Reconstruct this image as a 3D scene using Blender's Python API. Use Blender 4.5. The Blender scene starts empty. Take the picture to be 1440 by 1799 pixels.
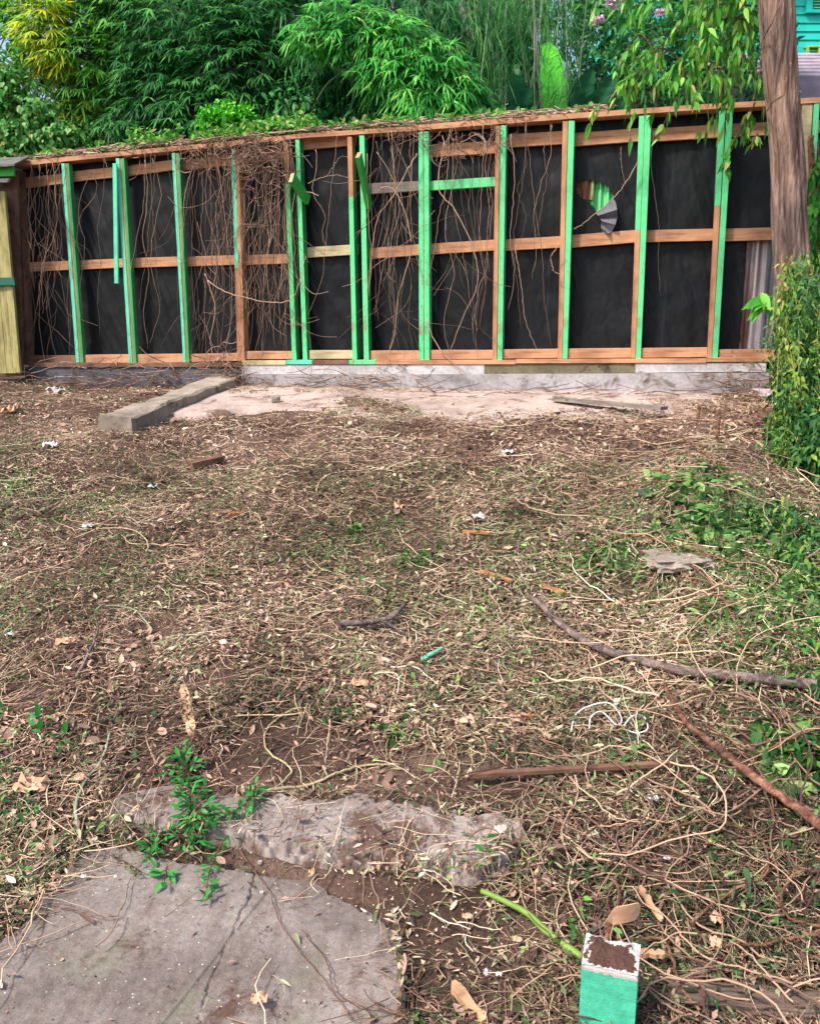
import bpy, math, random
import numpy as np
from mathutils import Vector, noise as mnoise

random.seed(7)
RNG = np.random.default_rng(11)
SC = bpy.context.scene
COL = SC.collection

# ------------------------------------------------------------------ camera, sky, sun, exposure
F, CX, CY = 1500.0, 720.0, 899.5          # focal length and centre in photo pixels
PITCH = math.radians(12.2)
CAMZ = 1.55
cam_d = bpy.data.cameras.new('camera')
cam_d.sensor_fit = 'VERTICAL'
cam_d.sensor_height = 36.0
cam_d.lens = 36.0 * F / 1799.0
cam_d.clip_start = 0.02
cam_d.clip_end = 500
cam = bpy.data.objects.new('camera', cam_d)
COL.objects.link(cam)
cam.location = (0, 0, CAMZ)
cam.rotation_euler = (math.pi / 2 - PITCH, 0, 0)
SC.camera = cam

SUN_EL, SUN_AZ = math.radians(52), math.radians(-125)   # azimuth from +Y towards +X; behind the camera, to the left
world = bpy.data.worlds.new('World')
SC.world = world
world.use_nodes = True
wn = world.node_tree
bg = wn.nodes['Background']
sky = wn.nodes.new('ShaderNodeTexSky')
sky.sky_type = 'NISHITA'
sky.sun_disc = False
sky.sun_elevation = SUN_EL
sky.sun_rotation = SUN_AZ
sky.air_density = 1.0
sky.dust_density = 3.0
sky.ozone_density = 0.6
wn.links.new(sky.outputs[0], bg.inputs['Color'])
bg.inputs['Strength'].default_value = 0.125
sun_d = bpy.data.lights.new('sun', 'SUN')
sun_d.energy = 2.3
sun_d.angle = math.radians(6)
sun_d.color = (1.0, 0.93, 0.84)
sun = bpy.data.objects.new('sun', sun_d)
COL.objects.link(sun)
sd = Vector((math.sin(SUN_AZ) * math.cos(SUN_EL), math.cos(SUN_AZ) * math.cos(SUN_EL), math.sin(SUN_EL)))
sun.rotation_euler = sd.to_track_quat('Z', 'Y').to_euler()
sun.location = (-4, -4, 8)
SC.view_settings.view_transform = 'Standard'
SC.view_settings.look = 'None'
SC.view_settings.exposure = 1.25
SC.view_settings.gamma = 1.0

# ------------------------------------------------------------------ pixel -> world helpers
FWD = np.array([0, math.cos(PITCH), -math.sin(PITCH)])
UP = np.array([0, math.sin(PITCH), math.cos(PITCH)])
RT = np.array([1.0, 0, 0])
EYE = np.array([0, 0, CAMZ])

def ray(px, py):
    return FWD + RT * ((px - CX) / F) + UP * ((CY - py) / F)

def atY(px, py, Y):
    d = ray(px, py)
    return EYE + d * (Y / d[1])

FA = np.array([-3.35, 8.5, 0.0]); FB = np.array([2.5, 6.9, 0.0])   # the foot line of the stud wall
FU = (FB - FA) / np.linalg.norm(FB - FA)
FN = np.array([FU[1], -FU[0], 0.0])                                # towards the camera
def FP(px, py, off=0.0):
    d = ray(px, py)
    t = ((FA + FN * off - EYE) @ FN) / (d @ FN)
    return EYE + d * t

HEAPS = []          # x, y, radius, height
PK_S = np.array([-60, -3, 0.0, 0.7, 1.6, 2.6, 3.8, 4.7, 5.15, 5.45, 8, 60])
PK_Z = np.array([1.6, 1.2, 1.03, .965, .84, .635, .36, .16, .06, .0, -.06, -1.2])
def H0(x, y):
    x = np.asarray(x, float); y = np.asarray(y, float)
    s = (x - FA[0]) * FN[0] + (y - FA[1]) * FN[1]
    return np.interp(s, PK_S, PK_Z)
def H(x, y):
    z = H0(x, y)
    y = np.asarray(y, float); x = np.asarray(x, float)
    far = np.clip((y - 2.3) / 1.2, 0, 1)
    z = z + far * (.018 * np.sin(x * 2.1 + 1.3 * y) + .014 * np.sin(3.7 * y - 1.9 * x + 1) + .008 * np.sin(9.1 * x + 6.3 * y))
    for hx, hy, r, h in HEAPS:
        z = z + h * np.exp(-((x - hx) ** 2 + (y - hy) ** 2) / (r * r))
    return z
def G(px, py, fn=H):
    d = ray(px, py)
    t0 = .8; t = .8
    while t < 14:
        p = EYE + d * t
        if p[2] < float(fn(p[0], p[1])):
            a, b = t - .05, t
            for _ in range(14):
                m = (a + b) / 2; q = EYE + d * m
                if q[2] < float(fn(q[0], q[1])): b = m
                else: a = m
            return EYE + d * b
        t += .05
    return EYE + d * 8
for (px, py, r, h) in [(1290, 900, .55, .13), (1390, 1000, .5, .10), (1250, 800, .5, .10), (1400, 1330, .3, .05),
                       (1010, 775, .8, .05), (1420, 1180, .4, .10), (80, 800, .7, .05), (640, 760, .5, .035), (1390, 760, .5, .12)]:
    p = G(px, py, H0); HEAPS.append((p[0], p[1], r, h))

def poly(pts, fn=H0):
    return np.array([G(a, b, fn)[:2] for a, b in pts])
def inpoly(x, y, P):
    x = np.asarray(x); y = np.asarray(y)
    c = np.zeros(x.shape, bool); n = len(P)
    for i in range(n):
        x1, y1 = P[i]; x2, y2 = P[(i + 1) % n]
        k = (y1 > y) != (y2 > y)
        c ^= k & (x < (x2 - x1) * (y - y1) / (y2 - y1 + 1e-12) + x1)
    return c
def polydist(x, y, P):
    """distance, positive inside"""
    d = np.full(np.shape(x), 1e9); n = len(P)
    for i in range(n):
        a = P[i]; b = P[(i + 1) % n]; ab = b - a
        t = np.clip(((x - a[0]) * ab[0] + (y - a[1]) * ab[1]) / (ab @ ab + 1e-12), 0, 1)
        d = np.minimum(d, np.hypot(x - a[0] - t * ab[0], y - a[1] - t * ab[1]))
    return np.where(inpoly(x, y, P), d, -d)
def vnoise(x, y, s, seed=0):
    """smooth value noise 0..1, vectorised"""
    x = np.asarray(x, float) * s + seed * 17.3; y = np.asarray(y, float) * s + seed * 7.7
    xi = np.floor(x); yi = np.floor(y); fx = x - xi; fy = y - yi
    fx = fx * fx * (3 - 2 * fx); fy = fy * fy * (3 - 2 * fy)
    def h(a, b):
        v = np.sin(a * 127.1 + b * 311.7 + seed * 3.1) * 43758.5453
        return v - np.floor(v)
    return (h(xi, yi) * (1 - fx) + h(xi + 1, yi) * fx) * (1 - fy) + (h(xi, yi + 1) * (1 - fx) + h(xi + 1, yi + 1) * fx) * fy
def fbm(x, y, s, seed=0):
    return .5 * vnoise(x, y, s, seed) + .3 * vnoise(x, y, s * 2.3, seed + 1) + .2 * vnoise(x, y, s * 5.1, seed + 2)

# ------------------------------------------------------------------ materials
def srgb(r, g, b):
    f = lambda c: (c / 255 / 12.92) if c / 255 <= .04045 else ((c / 255 + .055) / 1.055) ** 2.4
    return (f(r), f(g), f(b), 1)
def new_mat(name):
    m = bpy.data.materials.new(name); m.use_nodes = True
    nt = m.node_tree
    return m, nt, nt.nodes['Principled BSDF']
def ramp(nt, stops, interp='LINEAR'):
    r = nt.nodes.new('ShaderNodeValToRGB'); r.color_ramp.interpolation = interp
    e = r.color_ramp.elements
    while len(e) < len(stops): e.new(.5)
    for k, (p, c) in enumerate(stops):
        e[k].position = p; e[k].color = c
    return r
def texcoord(nt, scale=(1, 1, 1), rot=(0, 0, 0)):
    tc = nt.nodes.new('ShaderNodeTexCoord'); mp = nt.nodes.new('ShaderNodeMapping')
    mp.inputs['Scale'].default_value = scale; mp.inputs['Rotation'].default_value = rot
    nt.links.new(tc.outputs['Object'], mp.inputs['Vector'])
    return mp.outputs['Vector']
def noise(nt, vec, scale, detail=6, rough=.6, dist=0):
    n = nt.nodes.new('ShaderNodeTexNoise'); n.inputs['Scale'].default_value = scale
    n.inputs['Detail'].default_value = detail; n.inputs['Roughness'].default_value = rough
    n.inputs['Distortion'].default_value = dist
    nt.links.new(vec, n.inputs['Vector']); return n.outputs['Fac']
def bump(nt, bsdf, h, strength=.5, dist=.01):
    b = nt.nodes.new('ShaderNodeBump'); b.inputs['Strength'].default_value = strength
    b.inputs['Distance'].default_value = dist
    nt.links.new(h, b.inputs['Height']); nt.links.new(b.outputs[0], bsdf.inputs['Normal'])
def mixc(nt, fac, a, b, typ='MIX'):
    m = nt.nodes.new('ShaderNodeMix'); m.data_type = 'RGBA'; m.blend_type = typ
    if isinstance(fac, (int, float)): m.inputs[0].default_value = fac
    else: nt.links.new(fac, m.inputs[0])
    for s, v in ((6, a), (7, b)):
        if isinstance(v, tuple): m.inputs[s].default_value = v
        else: nt.links.new(v, m.inputs[s])
    return m.outputs[2]
def simple(name, stops, scale=8, vs=(1, 1, 1), rough=.85, bs=.4, bd=.004, detail=8, bscale=None, spec=.3, rot=(0, 0, 0)):
    m, nt, b = new_mat(name)
    v = texcoord(nt, vs, rot); n = noise(nt, v, scale, detail, .62, .2)
    r = ramp(nt, stops); nt.links.new(n, r.inputs[0]); nt.links.new(r.outputs[0], b.inputs['Base Color'])
    b.inputs['Roughness'].default_value = rough; b.inputs['Specular IOR Level'].default_value = spec
    n2 = noise(nt, v, bscale or scale * 4, 6, .7)
    bump(nt, b, n2, bs, bd)
    return m
def wood_mat(name, light, dark, stretch, knots=True):
    """bare lumber: grain stretched along one axis"""
    m, nt, b = new_mat(name)
    v = texcoord(nt, stretch)
    n = noise(nt, v, 26, 8, .65, .6); r = ramp(nt, [(.3, dark), (.52, light), (.75, tuple(min(1, c * 1.25) for c in light[:3]) + (1,))])
    nt.links.new(n, r.inputs[0])
    v2 = texcoord(nt, (1, 1, 1)); n2 = noise(nt, v2, 3.5, 5, .6); r2 = ramp(nt, [(.35, (.55, .5, .47, 1)), (.62, (1, 1, 1, 1))])
    nt.links.new(n2, r2.inputs[0])
    c = mixc(nt, .85, r.outputs[0], r2.outputs[0], 'MULTIPLY')
    if knots:
        vo = nt.nodes.new('ShaderNodeTexVoronoi'); vo.inputs['Scale'].default_value = 5.5
        nt.links.new(v2, vo.inputs['Vector'])
        rk = ramp(nt, [(.05, (.25, .13, .07, 1)), (.095, (1, 1, 1, 1))]); nt.links.new(vo.outputs['Distance'], rk.inputs[0])
        c = mixc(nt, .8, c, rk.outputs[0], 'MULTIPLY')
    nt.links.new(c, b.inputs['Base Color']); b.inputs['Roughness'].default_value = .85
    bump(nt, b, n, .35, .003)
    return m
def paint_mat(name, col, wear=.36, under=srgb(150, 105, 75)):
    """old paint on lumber: streaks, dirt and patches worn to the wood"""
    m, nt, b = new_mat(name)
    v = texcoord(nt, (1, 1, .12)); v2 = texcoord(nt)
    g = noise(nt, v, 60, 6, .7); big = noise(nt, v2, 5, 6, .65)
    lo = tuple(c * .62 for c in col[:3]) + (1,); hi = tuple(min(1, c * 1.15) for c in col[:3]) + (1,)
    r = ramp(nt, [(.25, lo), (.55, col), (.8, hi)]); nt.links.new(big, r.inputs[0])
    rg = ramp(nt, [(.3, (.8, .8, .8, 1)), (.6, (1, 1, 1, 1))]); nt.links.new(g, rg.inputs[0])
    c = mixc(nt, .8, r.outputs[0], rg.outputs[0], 'MULTIPLY')
    w = noise(nt, texcoord(nt, (1, 1, .22)), 17, 9, .72, .4)
    rw = ramp(nt, [(wear - .03, (1, 1, 1, 1)), (wear + .02, (0, 0, 0, 1))]); nt.links.new(w, rw.inputs[0])
    c = mixc(nt, rw.outputs[0], c, under)
    nt.links.new(c, b.inputs['Base Color']); b.inputs['Roughness'].default_value = .6
    b.inputs['Specular IOR Level'].default_value = .3
    bump(nt, b, g, .25, .002)
    return m
def leaf_mat(name, stops, trans=.3, rough=.5):
    """leaf whose own colour is picked by the per-leaf tint attribute"""
    m, nt, b = new_mat(name)
    a = nt.nodes.new('ShaderNodeAttribute'); a.attribute_name = 'tint'
    r = ramp(nt, stops); nt.links.new(a.outputs['Fac'], r.inputs[0])
    nt.links.new(r.outputs[0], b.inputs['Base Color']); b.inputs['Roughness'].default_value = rough
    b.inputs['Specular IOR Level'].default_value = .3
    if trans > 0:
        t = nt.nodes.new('ShaderNodeBsdfTranslucent'); nt.links.new(r.outputs[0], t.inputs['Color'])
        mx = nt.nodes.new('ShaderNodeMixShader'); mx.inputs[0].default_value = trans
        nt.links.new(b.outputs[0], mx.inputs[1]); nt.links.new(t.outputs[0], mx.inputs[2])
        nt.links.new(mx.outputs[0], nt.nodes['Material Output'].inputs['Surface'])
    return m

# ------------------------------------------------------------------ object helpers
WLOC = {}
def empty(name, loc, label, cat, group=None):
    o = bpy.data.objects.new(name, None); COL.objects.link(o)
    o.empty_display_size = .1
    o.location = tuple(float(c) for c in loc); WLOC[o.name] = np.array(loc, float)
    o['label'] = label; o['category'] = cat
    if group: o['group'] = group
    return o
def tag(o, label=None, cat=None, group=None, kind=None):
    if label: o['label'] = label
    if cat: o['category'] = cat
    if group: o['group'] = group
    if kind: o['kind'] = kind
    return o
def link(name, V, faces, mats, parent=None, fmat=None, tint=None, smooth=False, sizes=None):
    """faces: list of tuples, or an int array (M,k)"""
    V = np.asarray(V, float)
    base = np.array([V[:, 0].mean(), V[:, 1].mean(), V[:, 2].min()])
    me = bpy.data.meshes.new(name)
    L = V - base
    if isinstance(faces, np.ndarray):
        M, k = faces.shape
        me.vertices.add(len(L)); me.vertices.foreach_set('co', L.astype(np.float32).ravel())
        me.loops.add(M * k); me.loops.foreach_set('vertex_index', faces.astype(np.int32).ravel())
        me.polygons.add(M); me.polygons.foreach_set('loop_start', np.arange(0, M * k, k, dtype=np.int32))
        me.update(calc_edges=True); me.validate()
    else:
        me.from_pydata([tuple(v) for v in L], [], [tuple(int(i) for i in f) for f in faces]); me.update()
    if not isinstance(mats, (list, tuple)): mats = [mats]
    for m in mats: me.materials.append(m)
    if fmat is not None: me.polygons.foreach_set('material_index', np.asarray(fmat, np.int32))
    if tint is not None:
        a = me.attributes.new('tint', 'FLOAT', 'POINT'); a.data.foreach_set('value', np.asarray(tint, np.float32))
    if smooth: me.polygons.foreach_set('use_smooth', np.ones(len(me.polygons), bool))
    o = bpy.data.objects.new(name, me); COL.objects.link(o)
    WLOC[o.name] = base
    if parent is not None:
        o.parent = parent; o.location = tuple(base - WLOC[parent.name])
    else: o.location = tuple(base)
    return o
class MB:
    def __init__(s): s.v = []; s.f = []; s.m = []
    def add(s, vs, fs, m=0):
        b = len(s.v); s.v += [np.asarray(v, float) for v in vs]
        s.f += [tuple(i + b for i in f) for f in fs]; s.m += [m] * len(fs) if isinstance(m, int) else list(m)
    def hexa(s, q0, q1, m=0):
        """q0 front quad, q1 back quad"""
        s.add(list(q0) + list(q1), [(0, 1, 2, 3), (7, 6, 5, 4), (0, 4, 5, 1), (1, 5, 6, 2), (2, 6, 7, 3), (3, 7, 4, 0)], m)
    def beam(s, p0, p1, w, h, up=(0, 0, 1), m=0):
        p0 = np.asarray(p0, float); p1 = np.asarray(p1, float); t = p1 - p0; t /= np.linalg.norm(t)
        a = np.cross(t, up); a /= np.linalg.norm(a); b = np.cross(a, t)
        q = [p0 - a * w / 2 - b * h / 2, p0 + a * w / 2 - b * h / 2, p0 + a * w / 2 + b * h / 2, p0 - a * w / 2 + b * h / 2]
        s.hexa(q, [v + (p1 - p0) for v in q], m)
    def build(s, name, mats, parent=None, smooth=False, bevel=0):
        o = link(name, s.v, s.f, mats, parent, s.m, smooth=smooth)
        if bevel:
            b = o.modifiers.new('bevel', 'BEVEL'); b.width = bevel; b.segments = 2; b.limit_method = 'ANGLE'
        return o
def unit(a): return a / (np.linalg.norm(a, axis=-1, keepdims=True) + 1e-9)
def tubes_geo(P, R, sides=4):
    """P (N,K,3) centre lines, R (N,K) radii -> verts, quads"""
    P = np.asarray(P, float); N, K, _ = P.shape
    T = np.gradient(P, axis=1); T = unit(T)
    ref = np.zeros_like(T); ref[..., 2] = 1
    ref[np.abs(T[..., 2]) > .9] = (1, 0, 0)
    if N: # one frame reference per tube
        ref[:] = np.where((np.abs(T[..., 2]).mean(1) > .8)[:, None, None], np.array([1., .1, 0]), np.array([0, 0, 1.]))
    A = unit(np.cross(T, ref)); B = np.cross(A, T)
    th = np.arange(sides) * 2 * math.pi / sides
    V = P[:, :, None, :] + R[:, :, None, None] * (A[:, :, None, :] * np.cos(th)[None, None, :, None] + B[:, :, None, :] * np.sin(th)[None, None, :, None])
    idx = np.arange(N * K * sides).reshape(N, K, sides)
    a = idx[:, :-1, :]; b = idx[:, 1:, :]
    Fq = np.stack([a, np.roll(a, -1, 2), np.roll(b, -1, 2), b], -1).reshape(-1, 4)
    return V.reshape(-1, 3), Fq
LITTER_PROF = [(0, .12), (.45, 1), (1, .06)]
LANCE = [(0, .15), (.22, .95), (.55, .85), (1, .03)]
BROAD = [(0, .1), (.2, .8), (.45, 1), (.75, .55), (1, .03)]
def leaves_geo(P, D, N, L, W, prof=LANCE, droop=0.0, fold=.25):
    """leaf blades: P base, D direction, N normal, all (n,3)"""
    P = np.asarray(P, float); n = len(P); D = unit(D); S = unit(np.cross(D, N)); U = np.cross(S, D)
    L = np.broadcast_to(L, n)[:, None]; W = np.broadcast_to(W, n)[:, None] / 2
    dr = np.broadcast_to(droop, n)[:, None]
    rows = []
    for s_, w in prof:
        mid = P + D * L * s_ + np.array([0, 0, -1.0]) * dr * L * s_ * s_
        rows += [mid - S * W * w + U * W * w * fold, mid, mid + S * W * w + U * W * w * fold]
    V = np.stack(rows, 1); K = len(prof)
    fs = []
    for k in range(K - 1):
        a = 3 * k
        fs += [(a, a + 1, a + 4, a + 3), (a + 1, a + 2, a + 5, a + 4)]
    Fq = (np.arange(n)[:, None, None] * (3 * K) + np.array(fs)[None]).reshape(-1, 4)
    return V.reshape(-1, 3), Fq, 3 * K
class Cloud:
    """collects leaves and tubes with a tint, links as one mesh"""
    def __init__(s): s.V = []; s.F = []; s.T = []; s.M = []; s.n = 0
    def leaves(s, P, D, N, L, W, tint, prof=LANCE, droop=0., fold=.25, m=0):
        V, Fq, k = leaves_geo(P, D, N, L, W, prof, droop, fold)
        s.V.append(V); s.F.append(Fq + s.n); s.T.append(np.repeat(np.broadcast_to(tint, len(P)), k)); s.M.append(np.full(len(Fq), m)); s.n += len(V)
    def tubes(s, P, R, tint, sides=4, m=0):
        P = np.asarray(P, float); R = np.broadcast_to(R, P.shape[:2])
        V, Fq = tubes_geo(P, R, sides)
        s.V.append(V); s.F.append(Fq + s.n); s.T.append(np.repeat(np.broadcast_to(tint, len(P)), P.shape[1] * sides)); s.M.append(np.full(len(Fq), m)); s.n += len(V)
    def build(s, name, mats, parent=None, smooth=False):
        return link(name, np.concatenate(s.V), np.concatenate(s.F), mats, parent, np.concatenate(s.M), np.concatenate(s.T), smooth)
def rdir(n, rng=RNG):
    v = rng.normal(size=(n, 3)); return unit(v)
def spline(pts, K):
    """Catmull-Rom through pts resampled to K points"""
    P = np.asarray(pts, float); P = np.vstack([2 * P[0] - P[1], P, 2 * P[-1] - P[-2]])
    n = len(P) - 3; t = np.linspace(0, n - 1e-6, K); i = t.astype(int); u = (t - i)[:, None]
    a, b, c, d = P[i], P[i + 1], P[i + 2], P[i + 3]
    return .5 * (2 * b + (c - a) * u + (2 * a - 5 * b + 4 * c - d) * u ** 2 + (3 * b - a - 3 * c + d) * u ** 3)
def tube_obj(name, pts, r0, r1, mat, K=24, sides=8, wob=.0, parent=None, knob=.0, smooth=True):
    P = spline(pts, K) if len(pts) > 2 else np.linspace(pts[0], pts[-1], K)
    P = P + RNG.normal(size=P.shape) * wob
    kn = np.convolve(RNG.normal(size=K + 6), np.ones(5) / 2.2, 'same')[3:-3]
    R = np.linspace(r0, r1, K) * (1 + kn * knob)
    V, Fq = tubes_geo(P[None], R[None], sides)
    n = len(V); V = np.vstack([V, P[:1], P[-1:]])
    f = [tuple(q) for q in Fq]
    f += [(i, (i + 1) % sides, n)[::-1] for i in range(sides)]
    b = n - sides; f += [(b + i, b + (i + 1) % sides, n + 1) for i in range(sides)]
    return link(name, V, f, mat, parent, smooth=smooth)

# ================================================================== materials used all over
MINT = srgb(96, 206, 136); AQUA = srgb(92, 200, 160)
M_mint = paint_mat('mint_paint', MINT, .40, srgb(150, 100, 68))
M_aqua = paint_mat('aqua_paint', AQUA, .34, srgb(150, 112, 82))
M_green_shade = paint_mat('green_paint_and_side_shade', srgb(58, 150, 84), .33, srgb(140, 100, 66))  # green strips; on mint studs, shade of the right-facing sides put into colour
M_woodv = wood_mat('upright_lumber', srgb(186, 134, 98), srgb(132, 88, 62), (1, 1, .08), False)
M_woodh = wood_mat('orange_brown_lumber', srgb(190, 140, 104), srgb(138, 94, 68), (.1, .1, 1))
M_woodd = wood_mat('dark_weathered_lumber', srgb(118, 84, 66), srgb(62, 44, 36), (.3, .3, .3), False)
M_pale = wood_mat('pale_lumber', srgb(190, 178, 138), srgb(150, 132, 96), (.1, .1, 1))
M_grayw = wood_mat('grey_lumber', srgb(128, 118, 112), srgb(84, 74, 68), (.1, .1, 1))
M_split = wood_mat('split_wood', srgb(196, 160, 122), srgb(130, 92, 62), (.4, .4, .4), False)

def paper_mat():
    m, nt, b = new_mat('black_tar_paper')
    v = texcoord(nt); n = noise(nt, v, 2.2, 6, .55, .5)
    r = ramp(nt, [(.3, srgb(5, 8, 12)), (.6, srgb(10, 14, 19)), (.8, srgb(22, 25, 31))]); nt.links.new(n, r.inputs[0])
    v2 = texcoord(nt, (1, 1, .18)); n2 = noise(nt, v2, 14, 5, .6)
    r2 = ramp(nt, [(.35, (.7, .7, .7, 1)), (.7, (1.15, 1.12, 1.1, 1))]); nt.links.new(n2, r2.inputs[0])
    n3 = noise(nt, v, 60, 4, .6); r3 = ramp(nt, [(.66, (0, 0, 0, 1)), (.8, (1, 1, 1, 1))]); nt.links.new(n3, r3.inputs[0])
    c = mixc(nt, .8, r.outputs[0], r2.outputs[0], 'MULTIPLY')
    c = mixc(nt, r3.outputs[0], c, srgb(56, 54, 54))
    nt.links.new(c, b.inputs['Base Color']); b.inputs['Roughness'].default_value = .55
    b.inputs['Specular IOR Level'].default_value = .25
    bump(nt, b, n2, .3, .008)
    return m
M_paper = paper_mat()

def concrete_mat(name, base, stain, white=.0, bscale=60, bs=.5, dirt=None, dt=.55, grn=None):
    m, nt, b = new_mat(name)
    v = texcoord(nt); n = noise(nt, v, 2.4, 10, .62, .3)
    r = ramp(nt, [(.3, stain), (.52, base), (.75, tuple(min(1, c * 1.3) for c in base[:3]) + (1,))]); nt.links.new(n, r.inputs[0])
    n2 = noise(nt, v, 45, 8, .7); r2 = ramp(nt, [(.35, (.72, .7, .69, 1)), (.65, (1.08, 1.08, 1.08, 1))]); nt.links.new(n2, r2.inputs[0])
    c = mixc(nt, .9, r.outputs[0], r2.outputs[0], 'MULTIPLY')
    if dirt:
        nd = noise(nt, v, 4.2, 10, .72, .3); rd = ramp(nt, [(dt, (0, 0, 0, 1)), (dt + .09, (1, 1, 1, 1))]); nt.links.new(nd, rd.inputs[0])
        c = mixc(nt, rd.outputs[0], c, dirt)
    if grn:
        nd = noise(nt, texcoord(nt, (1, 1, 1)), 5.5, 5, .6); rd = ramp(nt, [(.56, (0, 0, 0, 1)), (.75, (.5, .5, .5, 1))]); nt.links.new(nd, rd.inputs[0])
        c = mixc(nt, rd.outputs[0], c, grn)
    if white:
        vo = nt.nodes.new('ShaderNodeTexVoronoi'); vo.inputs['Scale'].default_value = 38; nt.links.new(v, vo.inputs['Vector'])
        rk = ramp(nt, [(white, (1, 1, 1, 1)), (white + .03, (0, 0, 0, 1))]); nt.links.new(vo.outputs['Distance'], rk.inputs[0])
        c = mixc(nt, rk.outputs[0], c, srgb(205, 200, 196))
    nt.links.new(c, b.inputs['Base Color']); b.inputs['Roughness'].default_value = .9
    b.inputs['Specular IOR Level'].default_value = .25
    bump(nt, b, noise(nt, v, bscale, 8, .7), bs, .004)
    return m
SOIL = srgb(84, 62, 54)
M_soil = None
def soil_mat():
    m, nt, b = new_mat('brown_soil')
    v = texcoord(nt); n = noise(nt, v, 1.7, 10, .65, .3)
    r = ramp(nt, [(.3, srgb(56, 44, 38)), (.5, srgb(90, 71, 62)), (.7, srgb(126, 104, 92))]); nt.links.new(n, r.inputs[0])
    n2 = noise(nt, v, 70, 8, .75); r2 = ramp(nt, [(.36, (.45, .42, .4, 1)), (.6, (1.1, 1.08, 1.05, 1)), (.74, (1.9, 1.8, 1.7, 1))]); nt.links.new(n2, r2.inputs[0])
    c = mixc(nt, .95, r.outputs[0], r2.outputs[0], 'MULTIPLY')
    nt.links.new(c, b.inputs['Base Color']); b.inputs['Roughness'].default_value = .95
    b.inputs['Specular IOR Level'].default_value = .15
    bump(nt, b, n2, .9, .012)
    return m
M_soil = soil_mat()
M_slab = concrete_mat('worn_grey_concrete', srgb(132, 122, 117), srgb(92, 81, 76), .055, 90, .6, SOIL, .56, srgb(112, 122, 96))
def slab_extra(m):
    nt = m.node_tree; b = nt.nodes['Principled BSDF']; src = b.inputs['Base Color'].links[0].from_socket
    st = noise(nt, texcoord(nt, (1, .22, 1), (0, 0, .35)), 16, 8, .7, .3); r = ramp(nt, [(.34, (.72, .64, .6, 1)), (.55, (1, 1, 1, 1)), (.74, (1.14, 1.13, 1.12, 1))]); nt.links.new(st, r.inputs[0])
    c = mixc(nt, .75, src, r.outputs[0], 'MULTIPLY')
    g = noise(nt, texcoord(nt), 240, 4, .8); r2 = ramp(nt, [(.36, (.55, .52, .5, 1)), (.5, (1, 1, 1, 1)), (.7, (1.25, 1.25, 1.25, 1))]); nt.links.new(g, r2.inputs[0])
    c = mixc(nt, .8, c, r2.outputs[0], 'MULTIPLY'); nt.links.new(c, b.inputs['Base Color'])
slab_extra(M_slab)
M_gravelc = concrete_mat('rough_gravelly_concrete', srgb(140, 130, 125), srgb(98, 84, 78), .07, 90, .6, srgb(86, 66, 58), .50)
M_pink = concrete_mat('pinkish_floor_concrete', srgb(172, 154, 146), srgb(132, 112, 102), 0, 60, .6, srgb(104, 82, 70), .53)
M_foot = concrete_mat('whitewashed_concrete', srgb(184, 180, 180), srgb(128, 124, 122), 0, 50, .6, srgb(92, 84, 76), .57)
M_foot2 = concrete_mat('grey_rendered_concrete', srgb(162, 158, 160), srgb(104, 100, 100), 0, 50, .7, srgb(96, 84, 74), .54)
M_olivec = concrete_mat('olive_stained_concrete', srgb(112, 104, 82), srgb(72, 64, 50), 0, 50, .5, srgb(52, 44, 38), .56)
M_footd = concrete_mat('dark_damp_concrete', srgb(84, 92, 102), srgb(52, 54, 58), 0, 50, .5, srgb(60, 52, 46), .5)
M_curb = concrete_mat('mossy_concrete', srgb(150, 138, 126), srgb(98, 90, 78), 0, 50, .7, srgb(70, 64, 54), .55)

# ================================================================== ground
LEDGE = poly([(165, 1395), (330, 1362), (420, 1392), (640, 1400), (760, 1415), (930, 1440), (925, 1545), (820, 1562), (700, 1546), (560, 1526), (430, 1496), (330, 1476), (240, 1462), (180, 1440)])
NSLAB = poly([(-400, 2400), (-300, 1780), (-120, 1690), (20, 1650), (60, 1590), (140, 1500), (190, 1478), (330, 1500), (440, 1515), (560, 1540), (650, 1590), (705, 1640), (700, 1720), (715, 1799), (730, 2300)])
def nslab_h(x, y):
    d = polydist(x, y, NSLAB) + (fbm(x, y, 6, 3) - .5) * .06
    return d
def ledge_h(x, y):
    d = polydist(x, y, LEDGE) + (fbm(x, y, 9, 5) - .5) * .09
    return d
def HG(x, y):
    """terrain with the fine relief"""
    x = np.asarray(x, float); y = np.asarray(y, float)
    z = H(x, y) + (fbm(x, y, 5, 1) - .5) * .03 + (fbm(x, y, 22, 2) - .5) * .012
    near = polydist(x, y, NSLAB)
    z = z - .05 * np.clip((near + .01) / .05, 0, 1)
    led = polydist(x, y, LEDGE)
    z = z - .03 * np.clip(led / .05, 0, 1)
    return z
def surf(x, y):
    """height of whatever one would stand on"""
    z = HG(x, y)
    d = nslab_h(x, y); z = np.where(d > .01, np.maximum(z, .012), z)
    d = ledge_h(x, y); z = np.where(d > .02, np.maximum(z, H(x, y) + .03), z)
    return z
def grid(x0, x1, nx, y0, y1, ny):
    X, Y = np.meshgrid(np.concatenate([x0, ] if isinstance(x0, np.ndarray) else [np.linspace(x0, x1, nx)]), np.linspace(y0, y1, ny)) if not isinstance(y0, np.ndarray) else np.meshgrid(x0, y0)
    n, m = X.shape; idx = np.arange(n * m).reshape(n, m)
    Fq = np.stack([idx[:-1, :-1], idx[:-1, 1:], idx[1:, 1:], idx[1:, :-1]], -1).reshape(-1, 4)
    return X.ravel(), Y.ravel(), Fq
gx = np.concatenate([np.linspace(-60, -5, 30)[:-1], np.linspace(-5, 4.5, 480), np.linspace(4.5, 60, 30)[1:]])
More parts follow.
